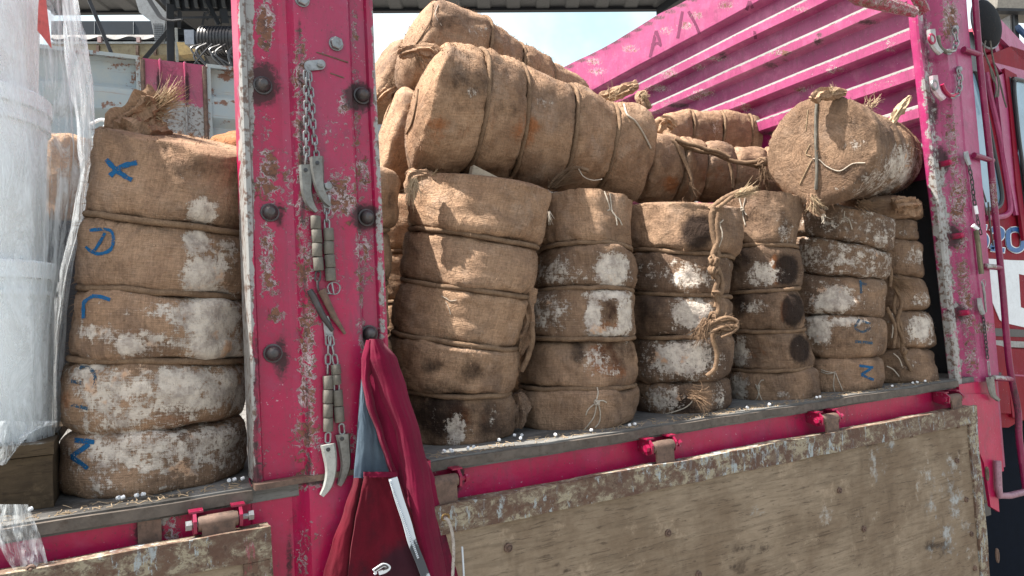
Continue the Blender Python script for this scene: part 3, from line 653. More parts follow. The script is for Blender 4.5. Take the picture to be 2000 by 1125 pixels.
poly([(1880, 130), (1902, 132), (1912, 150), (1958, 380), (1954, 404), (1940, 410), (1900, 405)], YC-.004, .004).build('quarter_window', M_GLASS, cab, smooth=False)
rim = [(1900, 138), (1908, 146), (1924, 210), (1940, 290), (1952, 350), (1957, 385), (1952, 402), (1938, 408), (1915, 410)]
MB().tube(smooth_path([onY(x, y, YC-.008) for x, y in rim], 5), .009, 8).build('window_seal', M_BLACK, cab)
rim2 = [(1925, 142), (1934, 190), (1950, 260), (1962, 330), (1972, 400), (1968, 418), (1950, 424), (1925, 426)]
MB().tube(smooth_path([onY(x, y, YC-.004) for x, y in rim2], 5), .012, 8).build('window_frame', M_PINKB, cab, paint=[], base=(0, 0, .3, 0))
poly([(1945, 150), (1964, 142), (1976, 210), (1990, 300), (2010, 420), (1985, 420), (1962, 300)], YC-.016, .012).build('door_pillar', M_PINKB, cab, paint=[], base=(-.3, 0, .45, 0), smooth=False)
poly([(1962, 133), (1986, 146), (2000, 380), (2012, 440), (2000, 470), (1985, 360), (1972, 210)], YC-.022, .012).build('door', M_RED, cab, paint=[], base=(-.3, 0, .3, 0), smooth=False)
poly([(1972, 150), (1974, 150), (2008, 440), (2005, 440)], YC-.024, .003).build('door_gap', M_BLACK, cab, smooth=False)
poly([(1980, 165), (1990, 158), (2100, 190), (2100, 470), (2010, 420), (1990, 300)], YC-.026, .006).build('door_window', M_GLASS, cab, smooth=False)
MB().tube(smooth_path([onY(x, y, YC-.03) for x, y in ((2100, 185), (1992, 156), (1981, 164), (1986, 230), (1994, 300), (2012, 420))], 5), .008, 8).build('window_seal', M_BLACK, cab)
# number and stripes
def numstroke(path, wd, z0): 
    o = MB()
    for s in path:
        pts = smooth_path([V((x, y, 0)) for x, y in s], 4); Lp, Rp = [], []
        for i, p in enumerate(pts):
            t = (pts[min(i+1, len(pts)-1)]-pts[max(i-1, 0)]).normalized(); n_ = V((-t.y, t.x, 0))*wd/2
            if i == 0: p = p-t*(wd-9)*.5*(1 if wd > 9 else 0)
            if i == len(pts)-1: p = p+t*(wd-9)*.5*(1 if wd > 9 else 0)
            Lp.append(onY(p.x+n_.x, p.y+n_.y, YC-z0)); Rp.append(onY(p.x-n_.x, p.y-n_.y, YC-z0))
        n0 = len(o.v); o.v += Lp+Rp; m = len(Lp)
        o.f += [(n0+i, n0+i+1, n0+m+i+1, n0+m+i) for i in range(m-1)]
    return o
d5 = [((1927, 444), (1912, 442)), ((1911, 444), (1911, 459)), ((1911, 459), (1921, 458), (1927, 466), (1926, 478), (1919, 484), (1909, 483))]
d2 = [((1936, 452), (1942, 447), (1952, 447), (1958, 453), (1957, 462), (1948, 470), (1940, 480), (1937, 486)), ((1936, 486), (1962, 489))]
d0 = [((1975, 449), (1985, 448), (1995, 453), (1998, 465), (1997, 482), (1988, 489), (1978, 487), (1971, 480), (1969, 464), (1970, 454), (1976, 449))]
for k_, d in enumerate((d5, d2, d0)):
    numstroke(d, 12, .0025+.0012*k_*0).build('number_outline', M_WPAINT, cab, smooth=False)
    numstroke(d, 8.5, .0055).build('painted_number', M_BLUE, cab, smooth=False)
poly([(1895, 503), (1975, 508), (2100, 512), (2100, 560), (1990, 535), (1994, 600), (2100, 640), (2100, 700), (2004, 640), (1960, 630), (1953, 625), (1926, 560), (1895, 560)], YC-.003, .002).build('painted_letter', M_WPAINT, cab, smooth=False)
poly([(1930, 640), (2100, 650), (2100, 662), (1930, 656)], YC-.004, .003).build('door_trim', M_BLACK, cab, smooth=False)
poly([(1936, 664), (2100, 672), (2100, 684), (1936, 676)], YC-.010, .01).build('chrome_strip', M_STEEL, cab, smooth=False)
poly([(1938, 672), (1958, 676), (1966, 690), (1975, 808), (1945, 806)], YC-.02, .02).build('cab_step_panel', M_RED, cab, paint=[], base=(-.3, 0, 0, 0), smooth=False)
poly([(1962, 680), (2100, 690), (2100, 845), (1978, 815)], YC-.014, .02).build('fender', M_RED, cab, paint=[], base=(-.3, 0, 0, 0), smooth=False)
poly([(1962, 730), (2100, 738), (2100, 741), (1962, 733)], YC-.016, .003).build('fender_seam', M_PINKB, cab, paint=[], smooth=False)
# mirror
c = onY(1926, 47, 1.50); b = MB()
ax = V((-0.25, -1, -0.1)).normalized(); e = ax.orthogonal(); 
b.grid(lambda u, v: c+V((1, 0.1, 0))*(.125*math.sin(u*2*math.pi)*math.cos(v*1.565)*(1.0))+V((0.05, 0, 1))*(.098*math.cos(u*2*math.pi)*math.cos(v*1.565))+V((.2, -1, 0))*(.03*math.sin(v*1.5)), 28, 10, True)
mo = b.build('mirror_housing', mat_plain('matt_black', (.008, .009, .012), .8, spec=.15), cab)
b = MB(); b.tube([c+V((1, .1, 0))*(.126*math.sin(a))+V((.05, 0, 1))*(.099*math.cos(a)) for a in [i*math.pi/16 for i in range(33)]], .005, 8); b.build('mirror_rim', mat_plain('rim', (.16, .18, .2), .3, .3), mo)
b = MB(); b.prism([onY(x, y, 1.52) for x, y in ((1880, 62), (1900, 62), (1906, 80), (1905, 98), (1885, 92))], (0, .02, 0)); b.build('mirror_arm', mat_plain('mirror_grey', (.3, .36, .4), .4), cab, smooth=False)
b = MB(); b.prism([onY(x, y, 1.51) for x, y in ((1885, 105), (1912, 112), (1912, 140), (1890, 136))], (0, .02, 0)); b.build('mirror_bracket', mat_plain('bracket_grey', (.12, .13, .14), .5), cab, smooth=False)
b = MB()
for pts in (((1925, 80), (1922, 100), (1932, 125), (1938, 150), (1946, 168), (1944, 190)), ((1934, 80), (1940, 118), (1950, 160), (1950, 188)), ((1940, 120), (1950, 150), (1960, 190), (1966, 210)), ((1928, 118), (1942, 150), (1948, 190)), ((1895, 120), (1900, 220), (1908, 330), (1920, 390), (1928, 420)), ((1897, 125), (1904, 240), (1912, 340), (1926, 395)), ((1930, 395), (1934, 440), (1940, 480))):
    b.tube(smooth_path([onY(x, y, 1.475) for x, y in pts], 5), .0032, 6)
b.build('cable', M_HOSE, cab)
# dark tank below
b = MB(); b.box(2.84, 4.6, 1.58, 2.3, .12, 1.12); b.build('fuel_tank', mat_plain('dark_blue_tank', (.004, .007, .014), .9, 0, .2, (.01, .012, .018), .3, spec=.08), truck)

# ------------------------------------------------------------------ bales
def ring(A, B, M, W=None, Y=None, f=1.0):
    if W is None: W = Y/ray((A[0]+B[0])/2, (A[1]+B[1])/2).y
    a_, b__ = V((A[0], A[1], 0)), V((B[0], B[1], 0)); tA, tB = a_.copy(), b__.copy(); dr_ = (tB-tA).normalized()
    for _ in range(4):      # match the projected outline of the circle to the measured edges
        R_ = ring0(a_, b__, M, W)
        pr_ = [V((*px(R_[0]+(R_[1]*math.cos(q)+R_[2]*math.sin(q))*R_[3]), 0)) for q in [i*math.pi/18 for i in range(36)]]
        ex_ = [(p-tA).dot(dr_) for p in pr_]; a_ = a_-dr_*min(ex_); b__ = b__-dr_*(max(ex_)-(tB-tA).length)
    return R_
def ring0(A, B, M, W=None, Y=None, f=1.0):
    mx, my = (A[0]+B[0])/2, (A[1]+B[1])/2
    if W is None: W = Y/ray(mx, my).y
    a, b_ = onW(A[0], A[1], W), onW(B[0], B[1], W); c = (a+b_)/2; r = (b_-a).length/2*f
    e1 = (b_-a).normalized(); m = onW(M[0], M[1], W-r*0.97); e2 = m-c; e2 = (e2-e1*e2.dot(e1)).normalized()
    return [c, e1, e2, r]
def segment(R0, R1, seed, k=0.11, pw=3.6, cap0=False, cap1=False, bulge=1.04, amp=0.007, NU=96, NT=22, fuzz=120):
    b = MB(); rnd = random.Random(seed); sv = V((seed*3.7, seed*1.3, seed*.7))
    L = (R1[0]-R0[0]).length
    R0 = list(R0); R1 = list(R1); skew = rnd.uniform(-.5, .5); offv = (R0[1]*rnd.uniform(-1, 1)+R0[2]*rnd.uniform(-1, .4))*.006; ph = rnd.uniform(0, 6)
    # t parameter incl. end caps
    ts = []
    for i in range(7 if cap0 else 3): ts.append(('c0', i/(7 if cap0 else 3)))
    for i in range(NT+1): ts.append(('s', 0.5-0.5*math.cos(math.pi*i/NT)))
    for i in range(1, (7 if cap1 else 3)+1): ts.append(('c1', i/(7 if cap1 else 3)))
    def fr(t):
        c = R0[0].lerp(R1[0], t); e1 = R0[1].lerp(R1[1], t).normalized(); e2 = R0[2].lerp(R1[2], t); e2 = (e2-e1*e2.dot(e1)).normalized(); return c, e1, e2, lerp(R0[3], R1[3], t)
    ax = (R1[0]-R0[0]).normalized()
    for kind, q in ts:
        for i in range(NU):
            a = 2*math.pi*i/NU; cs, sn = math.cos(a), math.sin(a)
            if kind == 's': t = q
            else: t = 0.0 if kind == 'c0' else 1.0
            c, e1, e2, r = fr(t); x = abs(2*t-1)
            kk = k*(1+.35*noise.noise(V((cs*1.5, sn*1.5, seed+t))))*(.12 if (cap1 == 'flat' and t > .5) else 1)
            prof = bulge*(1-.45*kk*x**pw-.75*kk*x**11)+.02*skew*(2*t-1)
            if kind == 's': rr = r*prof; ex = 0.0
            else:
                capd = cap0 if kind == 'c0' else cap1
                fq = (q if kind == 'c0' else 1-q)   # 0 centre .. 1 rim
                if not capd: fq = 0.55+.45*fq
                rr = r*prof*fq; ex = capd*(1-fq**2.4) if isinstance(capd, float) else (0.02*(1-fq**2.2) if capd == 'flat' else 0.006*(1-fq**2))
                if capd == 'flat': ex += .010*fq**6-.004
                if capd is True: ex += .014*(1-fq**5)-.008+.006*noise.noise(V((cs*3*fq, sn*3*fq, seed)))+.004*abs(noise.noise(V((a*4, fq*1.5, seed))))*fq
                if kind == 'c0': ex = -ex
            dr = e1*cs+e2*sn; p = c+dr*rr+ax*ex
            if kind == 's': p = p+offv*(1-x*x)
            n1 = noise.noise(p*7+sv)*amp*1.5+noise.noise(p*17+sv)*amp*.7+noise.noise(p*45+sv)*amp*.18
            fold = noise.noise(V((a*9, t*1.2, seed*2.1)))*.0065*(x**2)+abs(noise.noise(V((a*16+t*3, t*2.2, seed))))*.0042*(x**2.5)
            wr = -max(0, .22-abs(noise.noise(V((cs*2.4+seed+t*1.5, sn*2.4, t*2.6+a*.3)))))*.016-max(0, .14-abs(noise.noise(V((cs*5+seed*2, sn*5+t*2, t*4.5)))))*.012*(.3+x)
            pt = p+dr*((n1+fold+wr) if kind == 's' else n1*.5)+ax*(noise.noise(V((cs*2.0, sn*2.0, seed*1.7)))*.012*(2*t-1 if kind == 's' else 0))*x**2
            b.uv[len(b.v)] = ((a if a <= math.pi else 2*math.pi-a)*r, (t if kind == 's' else (-.5*fq if kind == 'c0' else 1+.5*fq))*L); b.v.append(pt)
    nr = len(ts)
    for j in range(nr-1):
        for i in range(NU): A_ = j*NU+i; B_ = j*NU+(i+1) % NU; b.f.append((A_, B_, B_+NU, A_+NU))
    b.f.append(tuple(range(NU))[::-1]); b.f.append(tuple((nr-1)*NU+i for i in range(NU)))
    b.nf = len(b.f)
    # loose fibres standing off the cloth
    cen = (R0[0]+R1[0])/2
    for q in range(fuzz):
        j = rnd.randrange(0, nr); i = rnd.randrange(NU); p = b.v[j*NU+i]; o_ = (p-cen); o_ = (o_-ax*o_.dot(ax)*.5).normalized()
        d = (o_+V((rnd.uniform(-.9, .9), rnd.uniform(-.9, .9), rnd.uniform(-.9, .9)))).normalized(); l = rnd.uniform(.004, .016)*(1 if rnd.random() < .93 else 1.8); sd_ = d.cross(V((rnd.random(), rnd.random(), 1))).normalized()*.0005
        cv = V((rnd.uniform(-1, 1), rnd.uniform(-1, 1), rnd.uniform(-1, 0)))*l*.5
        n0 = len(b.v); b.v += [p-sd_-o_*.001, p+sd_-o_*.001, p+d*l*.6+sd_*.7, p+d*l*.6-sd_*.7, p+d*l+cv]; b.f += [(n0, n0+1, n0+2, n0+3), (n0+3, n0+2, n0+4)]
    return b
def rope_ring(R, f, rr=0.0058, seed=0, n=130):
    c, e1, e2, r = R; pts = []
    for i in range(n+1):
        a = 2*math.pi*i/n; rad_ = r*f*(1+.010*noise.noise(V((math.cos(a)*2, math.sin(a)*2, seed)))); nrm = e1.cross(e2)
        pts.append(c+(e1*math.cos(a)+e2*math.sin(a))*rad_+nrm*(.004*noise.noise(V((math.cos(a)*2.5, math.sin(a)*2.5, seed+9)))))
    return MB().tube(pts, rr, 9, False, lobes=3, pitch=0.042)
BV = {}
def bale(name, label, rings, group=None, paint=(), base=(0, 0, 0, 0), ropes=None, k=.14, bulge=1.03, seed=1, cap=(True, True), amp=.009, fuzz=120, bases=None, rr=0.0066, rf=1.0, ncs=96):
    c = rings[0][0]; t = thing(name, label, 'bale', c if rings[0][0].z < 1.7 else c, group)
    allb = MB()
    for i in range(len(rings)-1):
        s = segment(rings[i], rings[i+1], seed*10+i, k, cap0=(i == 0 and cap[0]), cap1=(i == len(rings)-2 and cap[1]), bulge=bulge*(1+.02*math.sin(seed*3+i*2.1)), amp=amp, fuzz=fuzz, NU=ncs)
        s.build('burlap_section', M_BUR, t, paint=list(paint), base=(bases[i] if bases else base), sharp=60)
        allb.add(s.v, s.f[:s.nf])
    for i in range(1, len(rings)-1):
        if ropes is None or i in ropes: rope_ring(rings[i], rf*bulge*(1-k)/(1-.11)*.955, rr, seed*7+i).build('rope_band', M_ROPE, t)
    BV[label] = allb.bvh(); return t, allb.bvh()
def ly(x, y): return (x, y)
U = 'upright rope-tied burlap bales on the truck floor'; Hh = 'burlap bales lying on top of the load'
# -- left bay
SL = [ring((122, 952), (482, 935), (300, 975), Y=1.70), ring((118, 833), (480, 815), (300, 846), Y=1.70), ring((128, 698), (488, 705), (300, 706), Y=1.70), ring((146, 562), (494, 582), (310, 570), Y=1.70), ring((160, 418), (508, 462), (325, 436), Y=1.70), ring((188, 244), (536, 312), (360, 288), Y=1.70)]
pSL = [(0, 410, 615, 55, 50, 1.0), (0, 420, 680, 60, 40, .9), (0, 380, 760, 130, 45, .85), (0, 230, 780, 90, 60, .7), (0, 300, 880, 150, 45, .75), (0, 420, 870, 60, 50, .7), (0, 395, 415, 26, 26, .95), (0, 395, 540, 34, 34, 1.0), (0, 385, 475, 26, 28, .85), (0, 440, 500, 26, 34, .6), (0, 250, 675, 30, 18, .9), (0, 280, 665, 70, 25, .6), (0, 190, 650, 40, 14, .7), (0, 330, 610, 45, 18, .7), (0, 190, 945, 40, 20, .5), (0, 180, 730, 50, 25, .7),
       (1, 385, 330, 60, 22, .45), (1, 440, 470, 40, 40, .4), (1, 420, 520, 50, 16, .4), (1, 430, 430, 60, 12, .4), (1, 460, 640, 26, 50, .35), (2, 395, 525, 12, 8, .9), (2, 330, 770, 20, 30, .6), (2, 290, 500, 60, 30, .35), (2, 260, 650, 50, 12, .5), (2, 130, 780, 12, 20, .7), (2, 410, 475, 10, 8, .8), (1, 460, 780, 20, 50, .3), (0, 385, 345, 28, 16, .35), (2, 300, 820, 120, 16, .4)]
t, bv = bale('burlap_bale', 'large upright burlap bale beside the white drums, blue letters X and D down its side', SL, U, pSL, ropes=(2, 3, 4), cap=(True, 'flat'), seed=1, k=.13, bases=[(.35, 0, 0, .25), (.42, 0, 0, .2), (.22, 0, 0, .15), (.1, 0, 0, .15), (.05, 0, 0, .12)], fuzz=1300)
letters = [([((208, 312), (225, 330), (245, 345), (258, 352)), ((268, 318), (240, 325), (222, 338), (216, 344))], 11, M_MARK),
           ([((176, 450), (200, 448), (218, 452), (222, 470), (216, 488), (196, 496), (180, 492), (168, 482)), ((206, 455), (195, 475), (182, 494))], 7, M_MARK),
           ([((216, 586), (196, 580), (180, 579)), ((180, 580), (166, 590), (164, 605), (164, 622))], 8, M_MARK),
           ([((156, 718), (176, 720), (186, 735), (184, 757)), ((140, 745), (160, 748)), ((140, 790), (172, 798))], 8, M_MARKD),
           ([((146, 860), (185, 864)), ((175, 868), (140, 892)), ((140, 892), (160, 905), (172, 915))], 11, M_MARK)]
def put_letters(letters, bv, t):
    for strokes, wd, m in letters:
        b = MB()
        for s in strokes:
            d = decal(bv, s, wd); b.add(d.v, d.f)
        if b.v: b.build('painted_letter', m, t)
put_letters(letters, bv, t)
def tuft(root, d, L, n, r0=.03, spread=.35, seed=0, th=.0008, curl=.35, grav=.0, taper=True):
    rnd = random.Random(seed); b = MB(); d = V(d).normalized()
    for i in range(n):
        o_ = V((rnd.gauss(0, 1), rnd.gauss(0, 1), rnd.gauss(0, 1)))*r0*.4; dd = (d+V((rnd.gauss(0, 1), rnd.gauss(0, 1), rnd.gauss(0, 1)))*spread*.45).normalized(); l = L*rnd.uniform(.5, 1.1); p = V(root)+o_; pts = [p]; c_ = V((rnd.gauss(0, 1), rnd.gauss(0, 1), rnd.gauss(0, 1)))*curl*.35
        for j in range(6):
            dd = (dd+c_*.35+V((0, 0, -grav))*.35+V((rnd.gauss(0, 1), rnd.gauss(0, 1), rnd.gauss(0, 1)))*.08).normalized(); p = p+dd*l/6; pts.append(p)
        b.tube(pts, [th*(1-.12*j) for j in range(7)], 3, False)
    return b
def crumple(pts, rs, seed=0, fl=.45):
    fl *= 1.5
    pts = smooth_path(pts, 5); m = len(pts); R = [0]*m
    for i in range(m): x = i/(m-1)*(len(rs)-1); j = min(int(x), len(rs)-2); R[i] = lerp(rs[j], rs[j+1], x-j)
    b = MB().tube(pts, R, 26)
    for i, p in enumerate(b.v):
        c = pts[min(i//26, m-1)]; d = p-c; a = (i % 26)/26*2*math.pi
        b.v[i] = c+d*(1+fl*(math.sin(a*6+seed+i//26*.25)*.30+abs(noise.noise(V((math.cos(a)*2.2, math.sin(a)*2.2+i//26*.20, seed))))*1.2-.25+.5*noise.noise(V((math.cos(a)*5, math.sin(a)*5+i//26*.6, seed+3)))))
    for i in range(len(b.v)): b.uv[i] = ((i % 26)*.003, (i//26)*.006)
    return b
def wl(pts, Wd): return [onW(x, y, Wd) for x, y in pts]
# tuft at its top
b = crumple(wl([(300, 290), (270, 262), (240, 245), (262, 225), (296, 206), (312, 202)], 1.50), [.05, .05, .03, .022, .03, .022], 2); b.build('gathered_sack_end', M_BUR, t, paint=[], base=(0, 0, 0, .1))
b = tuft(onW(302, 212, 1.5), onW(350, 175, 1.5)-onW(302, 212, 1.5), .075, 170, .02, .35, 3, .0009); b2 = tuft(onW(300, 225, 1.5), onW(345, 222, 1.5)-onW(300, 225, 1.5), .05, 70, .02, .6, 4, .0008); b.add(b2.v, b2.f)
b.build('frayed_tuft', mat_plain('straw_fibre', (.37, .275, .175), .9, 0, .3, (.3, .2, .1), .3), t)
M_FIB = bpy.data.materials['straw_fibre']
MB().tube(smooth_path(wl([(275, 250), (288, 232), (278, 215), (268, 232), (292, 248), (318, 255)], 1.49), 5), .0016, 6).build('string', M_STR, t)
b = tuft(onW(127, 890, 1.44), V((0, 0, -1)), .07, 14, .008, .25, 5, .0016, .2); b.build('string', M_STR, t)
b = MB().tube(smooth_path(wl([(208, 262), (192, 290), (180, 330), (176, 358)], 1.50), 5), .004, 8, lobes=3, pitch=.03); b.build('rope_end', M_ROPE, t)

# -- behind the left post
S0 = [ring((512, 840), (768, 830), (640, 855), Y=1.76), ring((512, 745), (768, 740), (640, 750), Y=1.76), ring((510, 652), (762, 650), (640, 655), Y=1.76), ring((508, 556), (760, 552), (640, 553), Y=1.76), ring((508, 445), (764, 448), (640, 445), Y=1.76), ring((510, 318), (778, 330), (645, 315), Y=1.76)]
bale('burlap_bale', 'burlap bale behind the broad left post, only its right edge showing above the jacket', S0, U, [(1, 765, 400, 10, 40, .5), (0, 770, 420, 8, 60, .3)], (.1, 0, 0, .15), seed=2)
S0b = [ring((660, 800), (860, 795), (760, 800), Y=2.15), ring((660, 690), (860, 690), (760, 690), Y=2.15), ring((662, 590), (860, 590), (760, 590), Y=2.15), ring((664, 490), (862, 490), (760, 490), Y=2.15), ring((666, 385), (862, 385), (760, 385), Y=2.15)]
bale('burlap_bale', 'sunlit second-row burlap bale glimpsed in the gap right of the broad left post', S0b, U, [], (.05, 0, .3, 0), seed=3)
# -- right bay front row
S1 = [ring((788, 850), (1003, 842), (903, 878), Y=1.70), ring((779, 757), (1000, 768), (900, 775), Y=1.70), ring((763, 646), (1012, 682), (905, 674), Y=1.70), ring((781, 544), (1036, 581), (905, 565), Y=1.70), ring((796, 446), (1054, 485), (930, 461), Y=1.70), ring((806, 350), (1077, 376), (935, 344), Y=1.70)]
pS1 = [(1, 860, 810, 60, 50, .8), (1, 840, 715, 22, 14, .7), (1, 920, 725, 28, 22, .6), (0, 890, 840, 18, 30, .85), (2, 895, 815, 22, 24, .9), (1, 960, 820, 40, 40, .55), (2, 945, 815, 10, 12, .5), (0, 960, 810, 20, 20, .4), (1, 790, 670, 40, 20, .35), (1, 820, 700, 40, 40, .3), (0, 870, 820, 60, 40, .3), (1, 800, 780, 26, 60, .4)]
t1, bv1 = bale('burlap_bale', 'clean tan upright burlap bale just right of the maroon jacket, widest of its row', S1, U, pS1, ropes=(1, 2, 3, 4), cap=(True, 'flat'), seed=4, k=.13, bases=[(.1, 0, .15, .45), (.05, 0, .1, .18), (.05, 0, .05, .1), (.04, 0, .05, .05), (.03, 0, .08, .03)], fuzz=1300)
S2 = [ring((1014, 833), (1240, 820), (1125, 850), Y=1.68), ring((1010, 754), (1246, 750), (1130, 761), Y=1.68), ring((1026, 658), (1244, 659), (1135, 663), Y=1.68), ring((1042, 572), (1240, 570), (1140, 561), Y=1.68), ring((1050, 490), (1237, 490), (1148, 473), Y=1.68), ring((1064, 388), (1232, 398), (1150, 371), Y=1.68)]
pS2 = [(0, 1196, 530, 27, 30, 1.1), (0, 1185, 575, 42, 10, .9), (0, 1160, 620, 14, 40, 1.0), (0, 1220, 615, 13, 40, 1.0), (0, 1190, 648, 38, 10, .9), (1, 1190, 605, 20, 26, .62), (2, 1190, 610, 20, 30, .5), (2, 1190, 640, 34, 12, .7), (1, 1130, 690, 14, 24, .7), (1, 1200, 690, 34, 30, .6), (2, 1180, 700, 40, 34, .7), (0, 1165, 705, 36, 22, .6), (0, 1085, 530, 60, 26, .6), (0, 1070, 610, 45, 34, .6), (2, 1215, 720, 10, 30, .5), (1, 1080, 550, 60, 10, .3), (0, 1190, 726, 22, 10, .5)]
t2, bv2 = bale('burlap_bale', 'upright burlap bale with a square white crusty ring around a brown stain', S2, U, pS2, ropes=(1, 2, 3, 4), cap=(True, 'flat'), seed=5, bases=[(.08, 0, .05, .3), (.1, 0, .1, .45), (.2, 0, 0, .6), (.18, 0, 0, .6), (.05, 0, .05, .3)], fuzz=800)
S3 = [ring((1238, 807), (1426, 790), (1330, 818), Y=1.66), ring((1236, 745), (1425, 731), (1340, 748), Y=1.66), ring((1236, 657), (1430, 650), (1340, 660), Y=1.66), ring((1230, 572), (1432, 580), (1340, 576), Y=1.66), ring((1228, 487), (1437, 505), (1340, 492), Y=1.66), ring((1228, 402), (1441, 412), (1340, 397), Y=1.66)]
pS3 = [(1, 1360, 455, 26, 34, .95), (1, 1290, 440, 40, 22, .4), (0, 1345, 540, 36, 24, .75), (0, 1300, 530, 50, 26, .45), (0, 1350, 610, 40, 28, .9), (1, 1355, 605, 20, 12, .8), (2, 1350, 605, 26, 24, .5), (0, 1330, 700, 60, 40, .85), (1, 1365, 700, 26, 24, .8), (0, 1300, 780, 34, 24, .75), (1, 1330, 790, 40, 20, .7), (0, 1405, 775, 12, 26, .6), (0, 1270, 690, 20, 30, .5), (2, 1300, 780, 20, 16, .5), (1, 1275, 520, 40, 40, .4), (1, 1275, 610, 40, 40, .5)]
t3, bv3 = bale('burlap_bale', 'dark grimy burlap bale with a thick knotted rope running down its right side', S3, U, pS3, ropes=(2, 3, 4), cap=(True, 'flat'), seed=6, bases=[(.2, .12, 0, .8), (.2, .1, 0, .8), (.15, .1, 0, .85), (.22, .05, 0, .75), (.05, 0, .05, .4)], fuzz=600)
S4 = [ring((1428, 786), (1599, 771), (1512, 796), Y=1.64), ring((1424, 721), (1588, 711), (1510, 726), Y=1.64), ring((1414, 645), (1575, 641), (1505, 648), Y=1.64), ring((1412, 571), (1565, 562), (1500, 568), Y=1.64), ring((1410, 485), (1561, 487), (1495, 477), Y=1.64), ring((1408, 397), (1568, 400), (1495, 374), Y=1.64)]
pS4 = [(1, 1535, 527, 17, 24, 1.3), (1, 1548, 605, 17, 24, 1.3), (1, 1562, 683, 15, 22, 1.2), (0, 1490, 535, 30, 22, .8), (2, 1515, 525, 12, 24, .9), (0, 1480, 600, 30, 14, .6), (2, 1530, 605, 8, 20, .8), (0, 1535, 450, 18, 30, .45), (1, 1535, 440, 14, 20, .5), (0, 1440, 760, 18, 26, .9), (0, 1445, 690, 18, 30, .8), (1, 1445, 510, 24, 20, .6), (1, 1440, 590, 26, 26, .6), (0, 1530, 770, 14, 12, .6), (1, 1480, 440, 50, 30, .4), (2, 1480, 690, 20, 12, .5), (1, 1430, 640, 10, 60, .5)]
t4, bv4 = bale('burlap_bale', 'upright burlap bale with three round black stains one above another', S4, U, pS4, ropes=(1, 2, 3, 4), cap=(True, 'flat'), seed=7, bases=[(.15, 0, .05, .55), (.15, 0, .05, .7), (.15, 0, .05, .75), (.2, 0, 0, .75), (.12, 0, .05, .65)], fuzz=600)
S5 = [ring((1550, 768), (1727, 755), (1640, 772), Y=1.62), ring((1545, 697), (1726, 694), (1640, 700), Y=1.62), ring((1538, 613), (1729, 620), (1640, 617), Y=1.62), ring((1536, 532), (1731, 550), (1640, 538), Y=1.62), ring((1536, 457), (1737, 498), (1645, 470), Y=1.62), ring((1536, 392), (1744, 437), (1645, 402), Y=1.62)]
pS5 = [(0, 1640, 500, 90, 30, .6), (0, 1650, 440, 70, 20, .45), (0, 1630, 585, 36, 24, 1.), (1, 1632, 580, 10, 12, .6), (0, 1600, 640, 22, 30, .95), (0, 1650, 628, 34, 8, .9), (1, 1660, 660, 50, 22, .45), (0, 1720, 480, 18, 30, .6), (1, 1600, 450, 50, 30, .5), (1, 1590, 500, 30, 20, .4), (0, 1700, 650, 30, 30, .35), (2, 1690, 650, 40, 40, .3), (1, 1690, 450, 40, 20, .3), (1, 1700, 590, 30, 20, .3)]
t5, bv5 = bale('burlap_bale', 'greyish white crusted burlap bale with faint blue letters and a bent top', S5, U, pS5, ropes=(), cap=(True, 'flat'), seed=8, k=.12, bases=[(.08, 0, .05, .3), (.22, 0, .05, .55), (.32, 0, 0, .6), (.48, 0, 0, .6), (.42, .05, 0, .7)], fuzz=600)
put_letters([([((1680, 548), (1682, 573)), ((1680, 553), (1692, 556))], 5, M_MARKD), ([((1678, 624), (1670, 640), (1684, 648), (1700, 640)), ((1684, 628), (1700, 632))], 5, M_MARKD), ([((1670, 667), (1704, 670))], 6, M_MARKD), ([((1678, 714), (1705, 718)), ((1700, 720), (1682, 732)), ((1682, 732), (1706, 742))], 6, M_MARK)], bv5, t5)
S6 = [ring((1655, 750), (1834, 745), (1770, 754), Y=1.63), ring((1655, 678), (1827, 680), (1765, 681), Y=1.63), ring((1650, 604), (1817, 608), (1762, 604), Y=1.63), ring((1645, 538), (1806, 545), (1755, 538), Y=1.63), ring((1640, 468), (1799, 476), (1750, 466), Y=1.63), ring((1640, 428), (1796, 430), (1745, 427), Y=1.63), ring((1640, 388), (1797, 391), (1745, 384), Y=1.63)]
pS6 = [(0, 1800, 640, 26, 26, .85), (0, 1790, 500, 24, 18, .6), (0, 1800, 585, 16, 16, .6), (0, 1775, 710, 20, 14, .5), (0, 1770, 450, 24, 12, .35), (1, 1745, 730, 20, 16, .5), (1, 1745, 580, 12, 100, .4)]
t6, bv6 = bale('burlap_bale', 'narrow upright burlap bale with tangled ropes beside the right corner post', S6, U, pS6, ropes=(), seed=9, k=.17, bases=[(.15, 0, .05, .6), (.25, 0, .05, .6), (.25, 0, 0, .6), (.25, 0, 0, .6), (.2, 0, 0, .7), (0, 0, .1, .3)], fuzz=100)
# hidden second row that carries the rolls
for i, (xm, s) in enumerate(((1010, 11), (1200, 12), (1370, 13))):
    rr_ = [ring((xm-85, y), (xm+85, y), (xm, y), Y=2.12) for y in (760, 680, 590, 500, 410)]
    bale('burlap_bale', ('shaded second-row burlap bale behind the clean tan upright bale', 'shaded second-row burlap bale behind the bale with the white crusty ring', 'shaded second-row burlap bale behind the dark bale with knotted rope')[i], rr_, U, [], (.1, 0, 0, .3), seed=s, fuzz=0, ncs=64)
